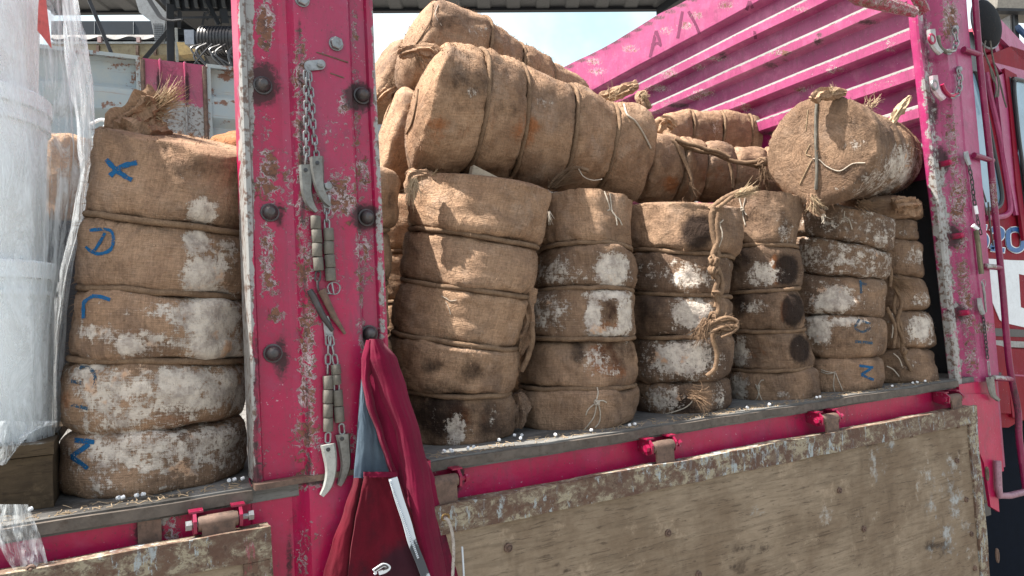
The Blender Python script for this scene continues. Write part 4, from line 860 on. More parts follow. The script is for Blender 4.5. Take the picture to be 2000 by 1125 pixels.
# -- rolls lying on top
FLATTOP = 1
H1 = [ring((862, 78), (796, 338), (842, 205), W=1.84), ring((932, 100), (905, 338), (950, 218), W=1.95), ring((1008, 130), (990, 350), (1030, 232), W=2.08), ring((1108, 170), (1084, 366), (1124, 262), W=2.22), ring((1188, 206), (1162, 366), (1203, 282), W=2.36), ring((1262, 215), (1232, 402), (1280, 302), W=2.50)]
for q, f_ in zip(H1, (1, 1.06, 1.07, 1.07, 1.08, 1)): q[3] *= f_
pH1 = [(1, 920, 160, 40, 40, .5), (1, 990, 215, 24, 20, .5), (2, 855, 250, 26, 34, .6), (2, 1030, 255, 26, 30, .7), (2, 930, 250, 40, 50, .4), (1, 1080, 190, 30, 14, .35), (0, 1060, 200, 14, 10, .5), (1, 900, 210, 60, 12, .35), (0, 920, 180, 12, 12, .5), (1, 1180, 290, 24, 8, .4), (2, 1000, 300, 60, 20, .35)]
h1, bvh1 = bale('burlap_bale', 'biggest lying burlap bale, five roped sections, on top of the clean tan upright bale', H1, Hh, pH1, cap=(.045, True), seed=21, k=.10, base=(.05, 0, .08, .1), fuzz=1500, rf=.985)
H0 = [ring((846, -6), (778, 200), (824, 96), W=2.45), ring((940, 30), (900, 205), (958, 118), W=2.60), ring((1008, 82), (975, 235), (1022, 158), W=2.80), ring((1068, 118), (1035, 262), (1078, 190), W=3.0), ring((1138, 160), (1105, 282), (1146, 220), W=3.2)]
h0, bvh0 = bale('burlap_bale', 'topmost burlap bale sloping down behind the biggest lying bale, against the sky', H0, Hh, [(1, 880, 40, 40, 20, .45), (2, 850, 80, 40, 20, .4), (0, 930, 60, 20, 20, .4)], cap=(.06, True), seed=22, k=.09, base=(.05, 0, .05, .05), fuzz=1300, rf=.985)
H6 = [ring((775, 170), (712, 400), (760, 280), W=2.35), ring((850, 190), (800, 390), (860, 290), W=2.5), ring((930, 210), (890, 380), (940, 300), W=2.7)]
bale('burlap_bale', 'burlap bale end lying between the broad left post and the biggest lying bale', H6, Hh, [(1, 780, 280, 6, 40, .3)], seed=23, base=(.03, 0, 0, 0), fuzz=800)
H7 = [ring((765, 75), (690, 240), (745, 160), W=2.9), ring((840, 80), (780, 240), (850, 160), W=3.05), ring((910, 100), (860, 240), (910, 170), W=3.2)]
bale('burlap_bale', 'burlap bale end half hidden behind the topmost bale, beside the left post', H7, Hh, [], seed=24, base=(.1, 0, 0, .2), fuzz=600)
H2 = [ring((1262, 258), (1240, 395), (1276, 330), W=2.62), ring((1322, 266), (1308, 398), (1340, 335), W=2.75), ring((1370, 276), (1358, 397), (1384, 340), W=2.88), ring((1428, 284), (1420, 396), (1440, 342), W=3.02), ring((1490, 287), (1484, 395), (1500, 342), W=3.12), ring((1560, 292), (1556, 395), (1570, 344), W=3.3)]
h2, bvh2 = bale('burlap_bale', 'burlap bale lying behind the dark knotted-rope bale, ropes draped on its top', H2, Hh, [(2, 1310, 360, 16, 16, .8), (2, 1400, 340, 30, 20, .5), (1, 1350, 370, 20, 20, .3)], seed=25, k=.14, base=(.08, 0, 0, .15), fuzz=200, ropes=(), rf=.985)
H3 = [ring((1292, 222), (1282, 330), (1304, 280), W=3.15), ring((1345, 213), (1338, 320), (1356, 266), W=3.3), ring((1405, 215), (1400, 315), (1416, 266), W=3.42), ring((1462, 222), (1458, 312), (1470, 266), W=3.56), ring((1512, 240), (1510, 310), (1520, 275), W=3.7)]
bale('burlap_bale', 'burlap bale at the back before the pink headboard, only its rounded top showing', H3, Hh, [(1, 1385, 245, 14, 18, .4), (0, 1400, 250, 10, 20, .5)], seed=26, base=(.06, 0, 0, .12), fuzz=600)
def aring(c, ax, r):
    ax = ax.normalized(); e1 = V((0, 0, 1)); e1 = (e1-ax*e1.dot(ax)).normalized(); e2 = e1.cross(ax)
    if e2.dot(CAM-c) < 0: e2 = -e2
    return [c, e1, e2, r]
c0 = onW(1601, 294, 2.22); c1 = onW(1733, 313, 2.86); ax = c1-c0
H4 = [aring(c0.lerp(c1, i/5), ax, lerp(.166, .138, i/5)) for i in range(5, -1, -1)]
h4, bvh4 = bale('burlap_bale', 'burlap bale lying end-on at right, cord down the middle of its round end', H4, Hh, [(0, 1760, 330, 30, 40, .75), (0, 1720, 360, 40, 30, .6), (0, 1790, 320, 16, 40, .6), (1, 1680, 260, 30, 50, .5), (1, 1670, 340, 40, 20, .45), (0, 1670, 285, 20, 14, .5), (1, 1560, 260, 60, 60, .25), (1, 1740, 270, 16, 30, .4), (0, 1660, 375, 30, 8, .5)], cap=(True, 'flat'), seed=27, k=.28, bulge=1.03, base=(.15, .05, 0, .5), fuzz=900, ropes=(), amp=.004)
# small sunlit bale behind the left one
B2 = [ring((395, 330), (540, 330), (470, 335), Y=2.6), ring((410, 262), (540, 262), (475, 262), Y=2.6)]
bale('burlap_bale', 'small orange-brown burlap bale top peeking out left of the broad post behind the lettered bale', B2, None, [], seed=28, base=(0, 0, .9, 0), k=.3)
tt = tuft(onY(415, 290, 2.55), onY(405, 278, 2.55)-onY(415, 290, 2.55), .03, 30, .01, .5, 8)

# -- strings, knots, ropes on bales
def lay(bv, pts, r, lift=None, mat=M_STR, name='string', par=None, rope=False, k=6):
    P = []
    for x, y in pts:
        h, n = surf(bv, x, y, lift if lift is not None else r)
        if h is not None: P.append(h)
    if len(P) < 2: return
    b = MB().tube(smooth_path(P, k), r, 9 if rope else 6, True, lobes=3 if rope else 0, pitch=.035); return b.build(name, mat, par)
def knot(p, r, seed, mat, par, n=5, name='knot', th=None):
    rnd = random.Random(seed); b = MB(); th = th or r*.34
    for i in range(n):
        a = V((rnd.gauss(0, 1), rnd.gauss(0, 1), rnd.gauss(0, 1))).normalized(); e = a.orthogonal().normalized(); g = a.cross(e); o_ = V((rnd.uniform(-1, 1), rnd.uniform(-1, 1), rnd.uniform(-1, 1)))*r*.35
        b.tube([p+o_+(e*math.cos(q)+g*math.sin(q)*rnd.uniform(.8, 1))*r*.62 for q in [j*math.pi/8 for j in range(17)]], th, 6)
    return b.build(name, mat, par)
# S2
lay(bv2, [(1180, 374), (1186, 392), (1190, 408), (1186, 412)], .0019, par=t2); lay(bv2, [(1190, 378), (1192, 395), (1196, 416), (1208, 428), (1214, 440)], .0019, par=t2); lay(bv2, [(1192, 410), (1202, 424), (1204, 440)], .0019, par=t2)
p, n = surf(bv2, 1165, 786, .006); knot(p, .009, 1, M_STR, t2, th=.002)
for pl in ([(1165, 786), (1156, 792), (1148, 800), (1144, 810)], [(1165, 788), (1160, 812), (1150, 828), (1142, 838)], [(1168, 788), (1172, 805), (1170, 824), (1162, 835)], [(1165, 784), (1176, 782), (1184, 786)], [(1165, 780), (1168, 768), (1166, 756)]): lay(bv2, pl, .0018, par=t2)
# S1 torn corner, tuft between S1 and S2
b = tuft(onW(1072, 415, 1.78), V((0.1, -.2, -1)), .03, 14, .006, .4, 11, .0012); b.build('string', M_STR, t1)
cr = crumple(wl([(1036, 560), (1028, 590), (1034, 625), (1024, 655), (1012, 690)], 1.86), [.02, .018, .012, .02, .012], 4); cr.build('twisted_sack_end', M_BUR, t1, paint=[], base=(0, .2, 0, .4))
MB().tube(smooth_path(wl([(1038, 630), (1040, 665), (1030, 700), (1018, 725)], 1.82), 5), .007, 9, lobes=3, pitch=.04).build('rope', M_ROPE, t1)
cr = crumple(wl([(1002, 770), (1012, 800), (1010, 835)], 1.84), [.02, .024, .014], 6); cr.build('twisted_sack_end', M_BUR, t1, paint=[], base=(0, .2, 0, .5))
b = tuft(onW(808, 350, 1.62), V((-.2, -.1, -1)), .07, 50, .012, .5, 12, .0008, .5); b.build('frayed_tuft', M_FIB, t1)
cr = crumple(wl([(800, 400), (803, 370), (808, 345), (835, 340)], 1.70), [.008, .014, .016, .01], 14); cr.build('gathered_sack_end', M_BUR, t1, paint=[], base=(0, .1, 0, .1))
lay(bv1, [(862, 578), (872, 583), (880, 588), (892, 586)], .0009, par=t1); lay(bv1, [(870, 590), (876, 600), (880, 614)], .0009, par=t1)
# S3 thick rope bundle
def path_rope(pts, W_, r, par, lobes=3, name='rope', mat=M_ROPE, pitch=.045):
    return MB().tube(smooth_path(wl(pts, W_), 7), r, 10, True, lobes=lobes, pitch=pitch).build(name, mat, par)
path_rope([(1396, 405), (1390, 420), (1392, 450), (1398, 480), (1402, 500), (1392, 520), (1396, 545)], 1.99, .0085, t3)
path_rope([(1404, 415), (1400, 440), (1402, 470), (1392, 500), (1404, 530), (1410, 560), (1398, 600)], 1.985, .0075, t3)
path_rope([(1388, 500), (1400, 512), (1388, 530), (1402, 545), (1396, 570), (1404, 600), (1396, 625)], 1.975, .007, t3)
path_rope([(1396, 625), (1392, 660), (1400, 690), (1396, 720), (1380, 735)], 1.985, .0065, t3)
for i, (x, y) in enumerate(((1396, 508), (1394, 528), (1398, 572), (1394, 618))): knot(onW(x, y, 1.975), .015, 20+i, M_ROPE, t3, 5, th=.0045)
for q_, (dy, r_) in enumerate(((0, .006), (6, .005), (-6, .005), (11, .004))): path_rope([(1376, 646+dy), (1396, 634+dy), (1420, 626+dy), (1440, 632+dy*.6), (1430, 645+dy*.4), (1408, 648+dy)], 1.945-.004*q_, r_, t3)
b = tuft(onW(1400, 634, 1.95), onW(1440, 630, 1.95)-onW(1400, 634, 1.95), .05, 120, .024, .35, 24, .0013, .7); b.build('frayed_tuft', M_ROPE, t3)
b = tuft(onW(1380, 630, 1.94), onW(1356, 665, 1.94)-onW(1380, 630, 1.94), .065, 90, .018, .5, 21, .0012, .6, .3); b.build('frayed_tuft', M_ROPE, t3)
b = tuft(onW(1352, 770, 1.93), onW(1395, 790, 1.93)-onW(1352, 770, 1.93), .06, 120, .018, .5, 22, .001, .6, .1); b.build('frayed_tuft', M_ROPE, t3)
lay(bv3, [(1350, 765), (1352, 782), (1340, 795), (1320, 803), (1300, 808)], .0018, par=t3)
path_rope([(1386, 410), (1404, 395), (1420, 385), (1445, 374), (1470, 368)], 2.02, .008, t3); path_rope([(1392, 412), (1410, 400), (1432, 384), (1462, 376)], 2.01, .006, t3)
b = tuft(onW(1440, 380, 2.0), onW(1480, 368, 2.0)-onW(1440, 380, 2.0), .06, 90, .012, .35, 23, .001, .5); b.build('frayed_tuft', M_FIB, t3)
lay(bv3, [(1398, 428), (1404, 436), (1412, 430)], .002, par=t3); lay(bv3, [(1404, 436), (1410, 460), (1402, 485)], .002, par=t3); lay(bv3, [(1404, 434), (1392, 440)], .002, par=t3)
# S4 strings
p, n = surf(bv4, 1450, 410, .005); knot(p, .008, 31, M_STR, t4, th=.0018); lay(bv4, [(1444, 388), (1450, 410), (1452, 425), (1456, 440)], .002, par=t4); lay(bv4, [(1456, 386), (1452, 408), (1458, 420)], .0018, par=t4)
p, n = surf(bv4, 1480, 755, .005); knot(p, .007, 32, M_STR, t4, th=.0016); lay(bv4, [(1476, 750), (1484, 772), (1490, 785)], .0017, par=t4); lay(bv4, [(1484, 752), (1480, 775), (1470, 787)], .0017, par=t4); lay(bv4, [(1468, 784), (1485, 792), (1502, 788)], .0016, par=t4); lay(bv4, [(1480, 755), (1486, 744), (1492, 742)], .0016, par=t4)
# S5 strings
lay(bv5, [(1648, 428), (1650, 412), (1652, 398)], .0018, par=t5); lay(bv5, [(1648, 424), (1658, 430), (1664, 448)], .0022, par=t5); lay(bv5, [(1644, 400), (1648, 424)], .0018, par=t5)
for pl in ([(1604, 722), (1616, 726), (1630, 728)], [(1630, 728), (1628, 750), (1630, 764)], [(1632, 728), (1640, 748), (1646, 762)], [(1604, 726), (1618, 730), (1632, 726)]): lay(bv5, pl, .0017, par=t5)
# S6 tangles
for i, pl in enumerate(([(1736, 540), (1752, 560), (1746, 600), (1760, 640), (1764, 690), (1780, 725)], [(1742, 548), (1760, 590), (1752, 630), (1766, 670)], [(1732, 600), (1748, 640), (1745, 680)], [(1730, 505), (1740, 530), (1738, 560)])): path_rope(pl, 2.44-.01*i, .006, t6)
b = tuft(onW(1742, 545, 2.42), onW(1800, 578, 2.42)-onW(1742, 545, 2.42), .09, 90, .02, .3, 41, .0012, .3); b.build('frayed_tuft', M_ROPE, t6)
knot(onW(1765, 685, 2.4), .014, 43, M_ROPE, t6, 6, th=.004)
for pl in ([(1745, 690), (1756, 700), (1762, 715)], [(1732, 715), (1745, 722), (1756, 735)], [(1742, 612), (1744, 640), (1742, 660)]): MB().tube(smooth_path(wl(pl, 2.42), 5), .002, 6).build('string', M_STR, t6)
cr = crumple(wl([(1745, 402), (1760, 398), (1780, 404), (1795, 400)], 2.45), [.02, .026, .03, .016], 16, .6); cr.build('gathered_sack_end', M_BUR, t6, paint=[], base=(0, 0, .4, .1))
# H1 extras
cr = crumple(wl([(862, 120), (845, 100), (815, 98), (788, 104), (778, 108)], 1.80), [.012, .015, .013, .014, .008], 17, .5); cr.build('gathered_sack_end', M_BUR, h1, paint=[], base=(0, .1, 0, .15))
b = tuft(onW(818, 112, 1.79), onW(822, 140, 1.79)-onW(818, 112, 1.79), .04, 40, .012, .8, 51, .0008, .8); b.build('frayed_tuft', M_ROPE, h1)
lay(bvh1, [(818, 175), (814, 205), (806, 240), (795, 262), (788, 285), (786, 312)], .0024, par=h1, mat=M_ROPE)
lay(bvh1, [(812, 120), (812, 150), (806, 180)], .0018, par=h1, mat=M_ROPE)
cr = crumple(wl([(845, 345), (825, 346), (806, 338), (795, 345)], 1.80), [.014, .016, .012, .006], 18, .6); cr.build('gathered_sack_end', M_BUR, h1, paint=[], base=(0, .3, .3, .15))
b = tuft(onW(845, 342, 1.76), onW(862, 338, 1.76)-onW(845, 342, 1.76), .02, 20, .006, .8, 52, .0008, .8); b.build('frayed_tuft', M_FIB, h1)
# hanging bundle below, right
path_rope([(1072, 368), (1085, 350), (1105, 334), (1128, 328), (1150, 334)], 2.05, .006, h1)
b = tuft(onW(1080, 362, 2.04), onW(1135, 328, 2.04)-onW(1080, 362, 2.04), .095, 130, .014, .18, 53, .0011, .25); b.build('frayed_tuft', M_ROPE, h1)
MB().tube(smooth_path(wl([(1130, 330), (1140, 345), (1158, 352), (1176, 350)], 2.02), 5), .0014, 6).build('string', M_STR, h1)
lay(bvh1, [(1218, 205), (1224, 225), (1240, 238), (1256, 262), (1270, 290), (1282, 302)], .003, par=h1)
cr = crumple(wl([(1170, 190), (1195, 186), (1220, 176), (1245, 166)], 2.45), [.012, .018, .02, .014], 19, .5); cr.build('gathered_sack_end', M_BUR, h1, paint=[])
b = tuft(onW(1235, 170, 2.45), onW(1250, 162, 2.45)-onW(1235, 170, 2.45), .02, 40, .012, .3, 54, .001, .3); b.build('frayed_tuft', M_FIB, h1)
cr = crumple(wl([(1262, 215), (1256, 200), (1250, 188), (1262, 184)], 2.5), [.022, .02, .014, .012], 20, .5); cr.build('gathered_sack_end', M_BUR, h1, paint=[])
b = tuft(onW(1255, 190, 2.48), onW(1268, 182, 2.48)-onW(1255, 190, 2.48), .03, 60, .014, .8, 55, .001, .5); b.build('frayed_tuft', M_FIB, h1)
b = tuft(onW(1195, 190, 2.42), V((.4, 0, .2)), .05, 50, .03, 1.2, 56, .0009, .8); b.build('frayed_tuft', M_FIB, h1)
# white cloth corner under H1
b = MB().prism([onW(x, y, 1.80) for x, y in ((925, 322), (985, 352), (1000, 362), (920, 345))], (0, .02, 0)); b.build('canvas_flap', mat_plain('pale_canvas', (.42, .36, .28), .9), h1)
# H0 extras
lay(bvh0, [(846, 10), (842, 40), (825, 70), (810, 92)], .0024, par=h0, mat=M_ROPE); lay(bvh0, [(856, 10), (850, 30), (862, 50)], .0014, par=h0)
cr = crumple(wl([(775, 170), (755, 182), (742, 194), (732, 200)], 2.40), [.016, .02, .018, .01], 21, .5); cr.build('gathered_sack_end', M_BUR, h0, paint=[], base=(0, .1, 0, .1))
b = tuft(onW(765, 165, 2.38), V((0, 0, 1)), .05, 40, .015, .8, 57, .0009, .8); b.build('frayed_tuft', M_ROPE, h0)
knot(onW(912, 85, 2.5), .012, 58, M_FIB, h0, 5, th=.003)
# H2 ropes
path_rope([(1283, 268), (1300, 272), (1318, 280), (1330, 300), (1342, 325), (1350, 350), (1352, 380)], 2.60, .008, h2)
path_rope([(1318, 272), (1340, 280), (1362, 285), (1380, 292), (1402, 296), (1425, 308)], 2.62, .008, h2); path_rope([(1322, 280), (1345, 288), (1368, 296), (1395, 300), (1422, 312), (1450, 318), (1478, 316)], 2.64, .008, h2)
path_rope([(1400, 290), (1420, 310), (1430, 340), (1432, 368)], 2.66, .006, h2); path_rope([(1440, 316), (1470, 322), (1490, 330), (1505, 350)], 2.7, .009, h2)
knot(onW(1488, 318, 2.66), .022, 61, M_ROPE, h2, 6, th=.007)
b = tuft(onW(1350, 360, 2.58), V((0, 0, -1)), .07, 50, .012, .25, 62, .0014, .5); b.build('frayed_tuft', M_ROPE, h2)
b = tuft(onW(1492, 330, 2.64), V((.2, 0, -1)), .07, 60, .02, .4, 63, .0014, .5); b.build('frayed_tuft', M_ROPE, h2)
cr = crumple(wl([(1283, 258), (1290, 242), (1305, 238), (1318, 250)], 2.75), [.02, .024, .02, .012], 23, .5); cr.build('gathered_sack_end', M_BUR, h2, paint=[])
# H4 extras
lay(bvh4, [(1596, 200), (1594, 230), (1594, 280), (1596, 330), (1594, 370)], .0048, .003, M_HOSE, 'cord', h4, True)
cr = crumple(wl([(1590, 196), (1600, 186), (1625, 182), (1652, 180)], 2.16), [.014, .016, .016, .008], 24, .5); cr.build('gathered_sack_end', M_BUR, h4, paint=[])
b = tuft(onW(1625, 180, 2.14), V((.1, 0, 1)), .03, 20, .012, .8, 71, .0009, .6); b.build('frayed_tuft', M_FIB, h4)
cr = crumple(wl([(1584, 378), (1586, 395), (1592, 410), (1608, 420)], 2.06), [.008, .013, .011, .008], 25, .7); cr.build('gathered_sack_end', M_BUR, h4, paint=[])
b = tuft(onW(1588, 385, 2.05), V((.2, 0, -1)), .05, 70, .010, .5, 72, .001, .6); b.build('frayed_tuft', M_FIB, h4)
b = tuft(onW(1608, 420, 2.03), V((.3, 0, -.8)), .03, 10, .006, .8, 73, .0014, .6); b.build('string', M_STR, h4)
lay(bvh4, [(1588, 310), (1600, 312), (1615, 325), (1640, 334), (1665, 320), (1690, 318)], .0016, par=h4); lay(bvh4, [(1586, 312), (1574, 335), (1562, 360)], .0013, par=h4, mat=M_FIB); lay(bvh4, [(1582, 282), (1574, 300), (1584, 305)], .0012, par=h4, mat=M_FIB)
lay(bvh4, [(1578, 215), (1576, 235), (1574, 255)], .0012, par=h4, mat=M_FIB)
cr = crumple(wl([(1738, 248), (1752, 222), (1765, 205), (1778, 188)], 2.55), [.012, .014, .013, .006], 26, .5); cr.build('gathered_sack_end', M_FIB, h4)
b = tuft(onW(1700, 205, 2.4), V((.5, 0, .4)), .04, 60, .02, .9, 74, .001, .6); b.build('frayed_tuft', M_FIB, h4)
b = tuft(onW(1680, 398, 2.3), V((1, 0, -.2)), .08, 50, .02, .5, 75, .0014, .6); b.build('frayed_tuft', M_ROPE, h4)

# ------------------------------------------------------------------ chains and latches on the left post
def link_mb(c, ax, fl, L=.020, Wd=.0095, th=.0021):
    ax = ax.normalized(); s = fl.cross(ax).normalized(); n_ = ax.cross(s)
    pts = []
    for i in range(21):
        a = 2*math.pi*i/20; x = math.cos(a); y = math.sin(a)
        pts.append(c+ax*(y*Wd*.5+(L-Wd)*.5*(1 if y > 0 else -1)*(1 if abs(y) > .01 else 0))+s*x*Wd*.5)
    return MB().tube(pts, th, 6, False)
def chain(pts, par, L=.020, Wd=.010, th=.0020, mat=M_STEEL, out=V((0, -1, 0))):
    P = smooth_path(pts, 10); tot = sum((P[i+1]-P[i]).length for i in range(len(P)-1)); step = L-2.2*th; n = max(1, int(tot/step)); k_ = 0; acc = 0; d0 = 0
    for q in range(n):
        tgt = (q+.5)*tot/n
        while k_ < len(P)-2 and acc+(P[k_+1]-P[k_]).length < tgt: acc += (P[k_+1]-P[k_]).length; k_ += 1
        sg = P[k_+1]-P[k_]; c = P[k_]+sg.normalized()*(tgt-acc); ax = sg.normalized(); side = out.cross(ax)
        fl = (out if q % 2 == 0 else (out*.35+side)).normalized()
        link_mb(c, ax, fl, L*1.05, Wd, th).build('chain_link', mat, par)
def hook(pts, ws, Y, th, par, mat=M_CAST, name='hook', hole=None):
    P = smooth_path([V((x, y, 0)) for x, y in pts], 6); m = len(P); b = MB(); L_, R_ = [], []
    for i, p in enumerate(P):
        t_ = (P[min(i+1, m-1)]-P[max(i-1, 0)]).normalized(); x = i/(m-1)*(len(ws)-1); j = min(int(x), len(ws)-2); w_ = lerp(ws[j], ws[j+1], x-j)
        nn = V((-t_.y, t_.x, 0)); a = onY(p.x+nn.x*w_, p.y+nn.y*w_, Y); c = onY(p.x-nn.x*w_, p.y-nn.y*w_, Y); L_.append(a); R_.append(c)
    n0 = 0
    sec = []
    for a, c in zip(L_, R_):
        m_ = (a+c)/2; o_ = V((0, -th/2, 0)); sec.append([a, a.lerp(m_, .3)+o_, c.lerp(m_, .3)+o_, c, c.lerp(m_, .3)-o_, a.lerp(m_, .3)-o_])
    for s_ in sec: b.v += s_
    for i in range(len(sec)-1):
        for k_ in range(6): A = i*6+k_; B = i*6+(k_+1) % 6; b.f.append((A, B, B+6, A+6))
    b.f.append(tuple(range(6))[::-1]); b.f.append(tuple((len(sec)-1)*6+k_ for k_ in range(6)))
    o = b.build(name, mat, par, sharp=35)
    if hole:
        c = onY(hole[0], hole[1], Y-th/2-.0006); MB().lathe(c, (0, -1, 0), [(0, .0042), (.0006, .0042), (.0008, .0036)], 14).build('hole', M_BLACK, o)
    return o
def sleeve(p, q, r, par):
    p, q = V(p), V(q); n = max(2, int((q-p).length/.0235)); d = (q-p).normalized()
    for i in range(n):
        a = p+(q-p)*(i/n); L_ = (q-p).length/n*.95; b = MB().lathe(a, d+V((random.uniform(-.05, .05), 0, 0)), [(0, r*.94), (.001, r), (L_-.001, r), (L_, r*.94)], 14); b.build('hose_sleeve', M_HOSE, par)
def ry(x, y, Y=1.420): return onY(x, y, Y)
cA = thing('latch_chain', 'pair of chains with hooks hanging from a bolted plate high on the broad left post', 'chain', ry(613, 128), 'latch chains on the left post')
b = MB(); pl = [ry(593+0*i, 0) for i in range(0)]
def plate(x0, x1, y, h, Y, par):
    pts = []
    for a in [math.pi/2+i*math.pi/8 for i in range(9)]: pts.append(onY(x0+h*math.cos(a), y-h*math.sin(a), Y))
    for a in [-math.pi/2+i*math.pi/8 for i in range(9)]: pts.append(onY(x1+h*math.cos(a), y-2-h*math.sin(a), Y))
    o = MB().prism(pts, (0, .004, 0)).build('bracket_plate', M_STEEL, par, smooth=False)
    MB().lathe(onY(x1, y-2, Y), (0, -1, 0), [(0, .0075), (.006, .0075), (.007, .006)], 12).build('bolt', M_STEEL, o, sharp=30); return o
plate(604, 626, 128, 10, 1.424, cA)
chain([ry(598, 140), ry(599, 200), ry(598, 260), ry(599, 300), ry(597, 318)], cA); chain([ry(603, 142), ry(609, 200), ry(613, 260), ry(618, 300), ry(619, 312)], cA)
hook([(597, 322), (598, 350), (599, 375), (606, 398), (618, 414)], [14, 13, 11, 9, 4], 1.418, .010, cA, M_CAST, hole=(597, 332)); hook([(618, 306), (620, 335), (624, 365), (634, 388), (645, 403)], [14, 13, 10, 8, 3], 1.412, .010, cA, M_CAST, hole=(620, 318))
cB = thing('latch_chain', 'two sleeved chains with a ring and dark pins, middle of the broad left post', 'chain', ry(637, 368), 'latch chains on the left post')
plate(638, 640, 366, 9, 1.416, cB); MB().prism([ry(x, y, 1.417) for x, y in ((630, 380), (646, 380), (645, 408), (632, 404))], (0, .004, 0)).build('latch_plate', M_STEEL, cB, smooth=False)
chain([ry(640, 400), ry(638, 420), ry(639, 446)], cB)
sleeve(ry(616, 422), ry(622, 530), .0105, cB); sleeve(ry(641, 446), ry(646, 550), .0105, cB); chain([ry(622, 530), ry(620, 548), ry(622, 568)], cB, mat=M_STEELD)
c = ry(652, 563); MB().tube([c+V((.0125*math.cos(a), 0, .0125*math.sin(a))) for a in [i*math.pi/10 for i in range(21)]], .0014, 6).build('ring', M_STEEL, cB)
MB().tube([ry(604, 566), ry(612, 580), ry(632, 620), ry(650, 646)], [.006, .0075, .0065, .004], 10).build('pin', M_STEELD, cB); MB().tube([ry(628, 566), ry(636, 584), ry(652, 618), ry(674, 652)], [.009, .0075, .0065, .003], 10).build('pin', M_RUST, cB)
MB().tube([ry(648, 552), ry(652, 575), ry(634, 572)], .0022, 8).build('link', M_STEEL, cB)
cC = thing('latch_chain', 'two hose-sleeved chains ending in curved iron hooks, lowest on the broad left post', 'chain', ry(640, 650), 'latch chains on the left post')
hook([(636, 618), (641, 640), (643, 656)], [6, 9, 9], 1.424, .006, cC, M_STEEL, 'bracket_plate')
chain([ry(641, 655), ry(641, 690), ry(640, 730)], cC); chain([ry(645, 656), ry(652, 690), ry(656, 712)], cC)
sleeve(ry(640, 734), ry(641, 844), .0100, cC); sleeve(ry(655, 712), ry(657, 752), .0100, cC); chain([ry(657, 752), ry(658, 764)], cC); sleeve(ry(659, 762), ry(664, 826), .0100, cC)
chain([ry(641, 844), ry(640, 866)], cC); chain([ry(666, 826), ry(669, 850)], cC)
hook([(640, 868), (644, 890), (646, 920), (640, 948), (628, 968)], [15, 14, 11, 9, 5], 1.412, .010, cC, mat_plain('pale_iron', (.40, .42, .40), .45, .4, .2, (.15, .12, .1), .4, 60), hole=(641, 878)); hook([(669, 848), (672, 872), (675, 905), (670, 930), (662, 948)], [14, 12, 10, 8, 5], 1.420, .010, cC, hole=(668, 857))
# right post chains
def cring(c, r, th, par, mat, name='ring'): return MB().tube([c+V((r*math.cos(a), 0, r*math.sin(a))) for a in [i*math.pi/10 for i in range(21)]], th, 7).build(name, mat, par)
M_PCAST = mat_plain('pink_white_iron', (.55, .42, .46), .5, .1, .3, (.3, .05, .1), .5, 30)
for i, (ox, oy, lab) in enumerate(((0, 0, 'short hook with chain loop nearest the top of the right corner post'), (5, 90, 'pinkish short hook with chain loop, lower of the two on the right post'))):
    cD = thing('hook_chain', lab, 'chain', onY(1818+ox, 60+oy, 1.425), 'hook chains on the right post')
    hook([(1818+ox, 58+oy), (1820+ox, 75+oy), (1826+ox, 92+oy), (1837+ox, 104+oy)], [7, 7, 6, 5], 1.425, .014, cD, mat_plain('white_iron', (.42, .42, .42), .5) if i == 0 else M_PCAST)
    cring(onY(1820+ox, 76+oy, 1.42), .016, .005, cD, M_PINK if i == 0 else M_STEEL)
    if i == 0: path = [(1832, 70), (1836, 92), (1850, 102), (1862, 98), (1868, 80), (1864, 56)]
    else: path = [(1840, 165), (1846, 178), (1858, 188), (1870, 184), (1875, 160), (1871, 136)]
    MB().tube(smooth_path([onY(x, y, 1.422) for x, y in path[:4]], 5), .0075, 9).build('hose_sleeve', M_HOSE if i == 0 else M_PINK, cD, paint=None)
    chain([onY(x, y, 1.42) for x, y in path[2:]], cD, .026, .016, .003); 
    MB().lathe(onY(path[-1][0], path[-1][1], 1.43), (0, -1, 0), [(0, .012), (.006, .012), (.012, .008)], 12).build('bolt', M_STEEL, cD)
cE = thing('latch_chain', 'long chain with mossy sleeve, ring and hook on the right post by the ladder', 'chain', onY(1887, 300, 1.42))
hook([(1886, 296), (1888, 308), (1893, 322)], [4, 5, 4], 1.42, .008, cE, M_STEEL)
chain([onY(x, y, 1.42) for x, y in ((1892, 322), (1898, 350), (1902, 385), (1906, 410))], cE, .022, .012, .0022, M_STEELD)
hook([(1905, 402), (1908, 418)], [3, 3], 1.416, .006, cE, M_WHITE, 'shackle'); chain([onY(x, y, 1.42) for x, y in ((1908, 420), (1912, 440), (1916, 458))], cE, .02, .011, .002, M_STEELD)
hook([(1900, 440), (1910, 448)], [4, 3], 1.412, .008, cE, M_WHITE, 'shackle')
MB().tube(smooth_path([onY(x, y, 1.415) for x, y in ((1906, 450), (1911, 480), (1914, 510), (1917, 535))], 5), .0085, 10).build('hose_sleeve', mat_plain('mossy_hose', (.13, .12, .075), .8), cE)
cring(onY(1921, 553, 1.412), .013, .0013, cE, M_STEEL); MB().tube([onY(1918, 550, 1.415), onY(1922, 570, 1.415), onY(1926, 610, 1.418)], [.004, .005, .003], 8).build('pin', M_STEEL, cE)
hook([(1912, 582), (1915, 600), (1920, 614)], [4, 5, 4], 1.42, .008, cE, M_STEEL); chain([onY(x, y, 1.422) for x, y in ((1920, 614), (1924, 650), (1929, 700))], cE, .017, .010, .0019, M_STEELD)
chain([onY(1930, 704, 1.42), onY(1933, 735, 1.42)], cE, .05, .010, .0018, M_STEEL)
hook([(1933, 736), (1936, 755), (1940, 772), (1950, 782)], [8, 7, 5, 3], 1.416, .010, cE, hole=(1934, 738))

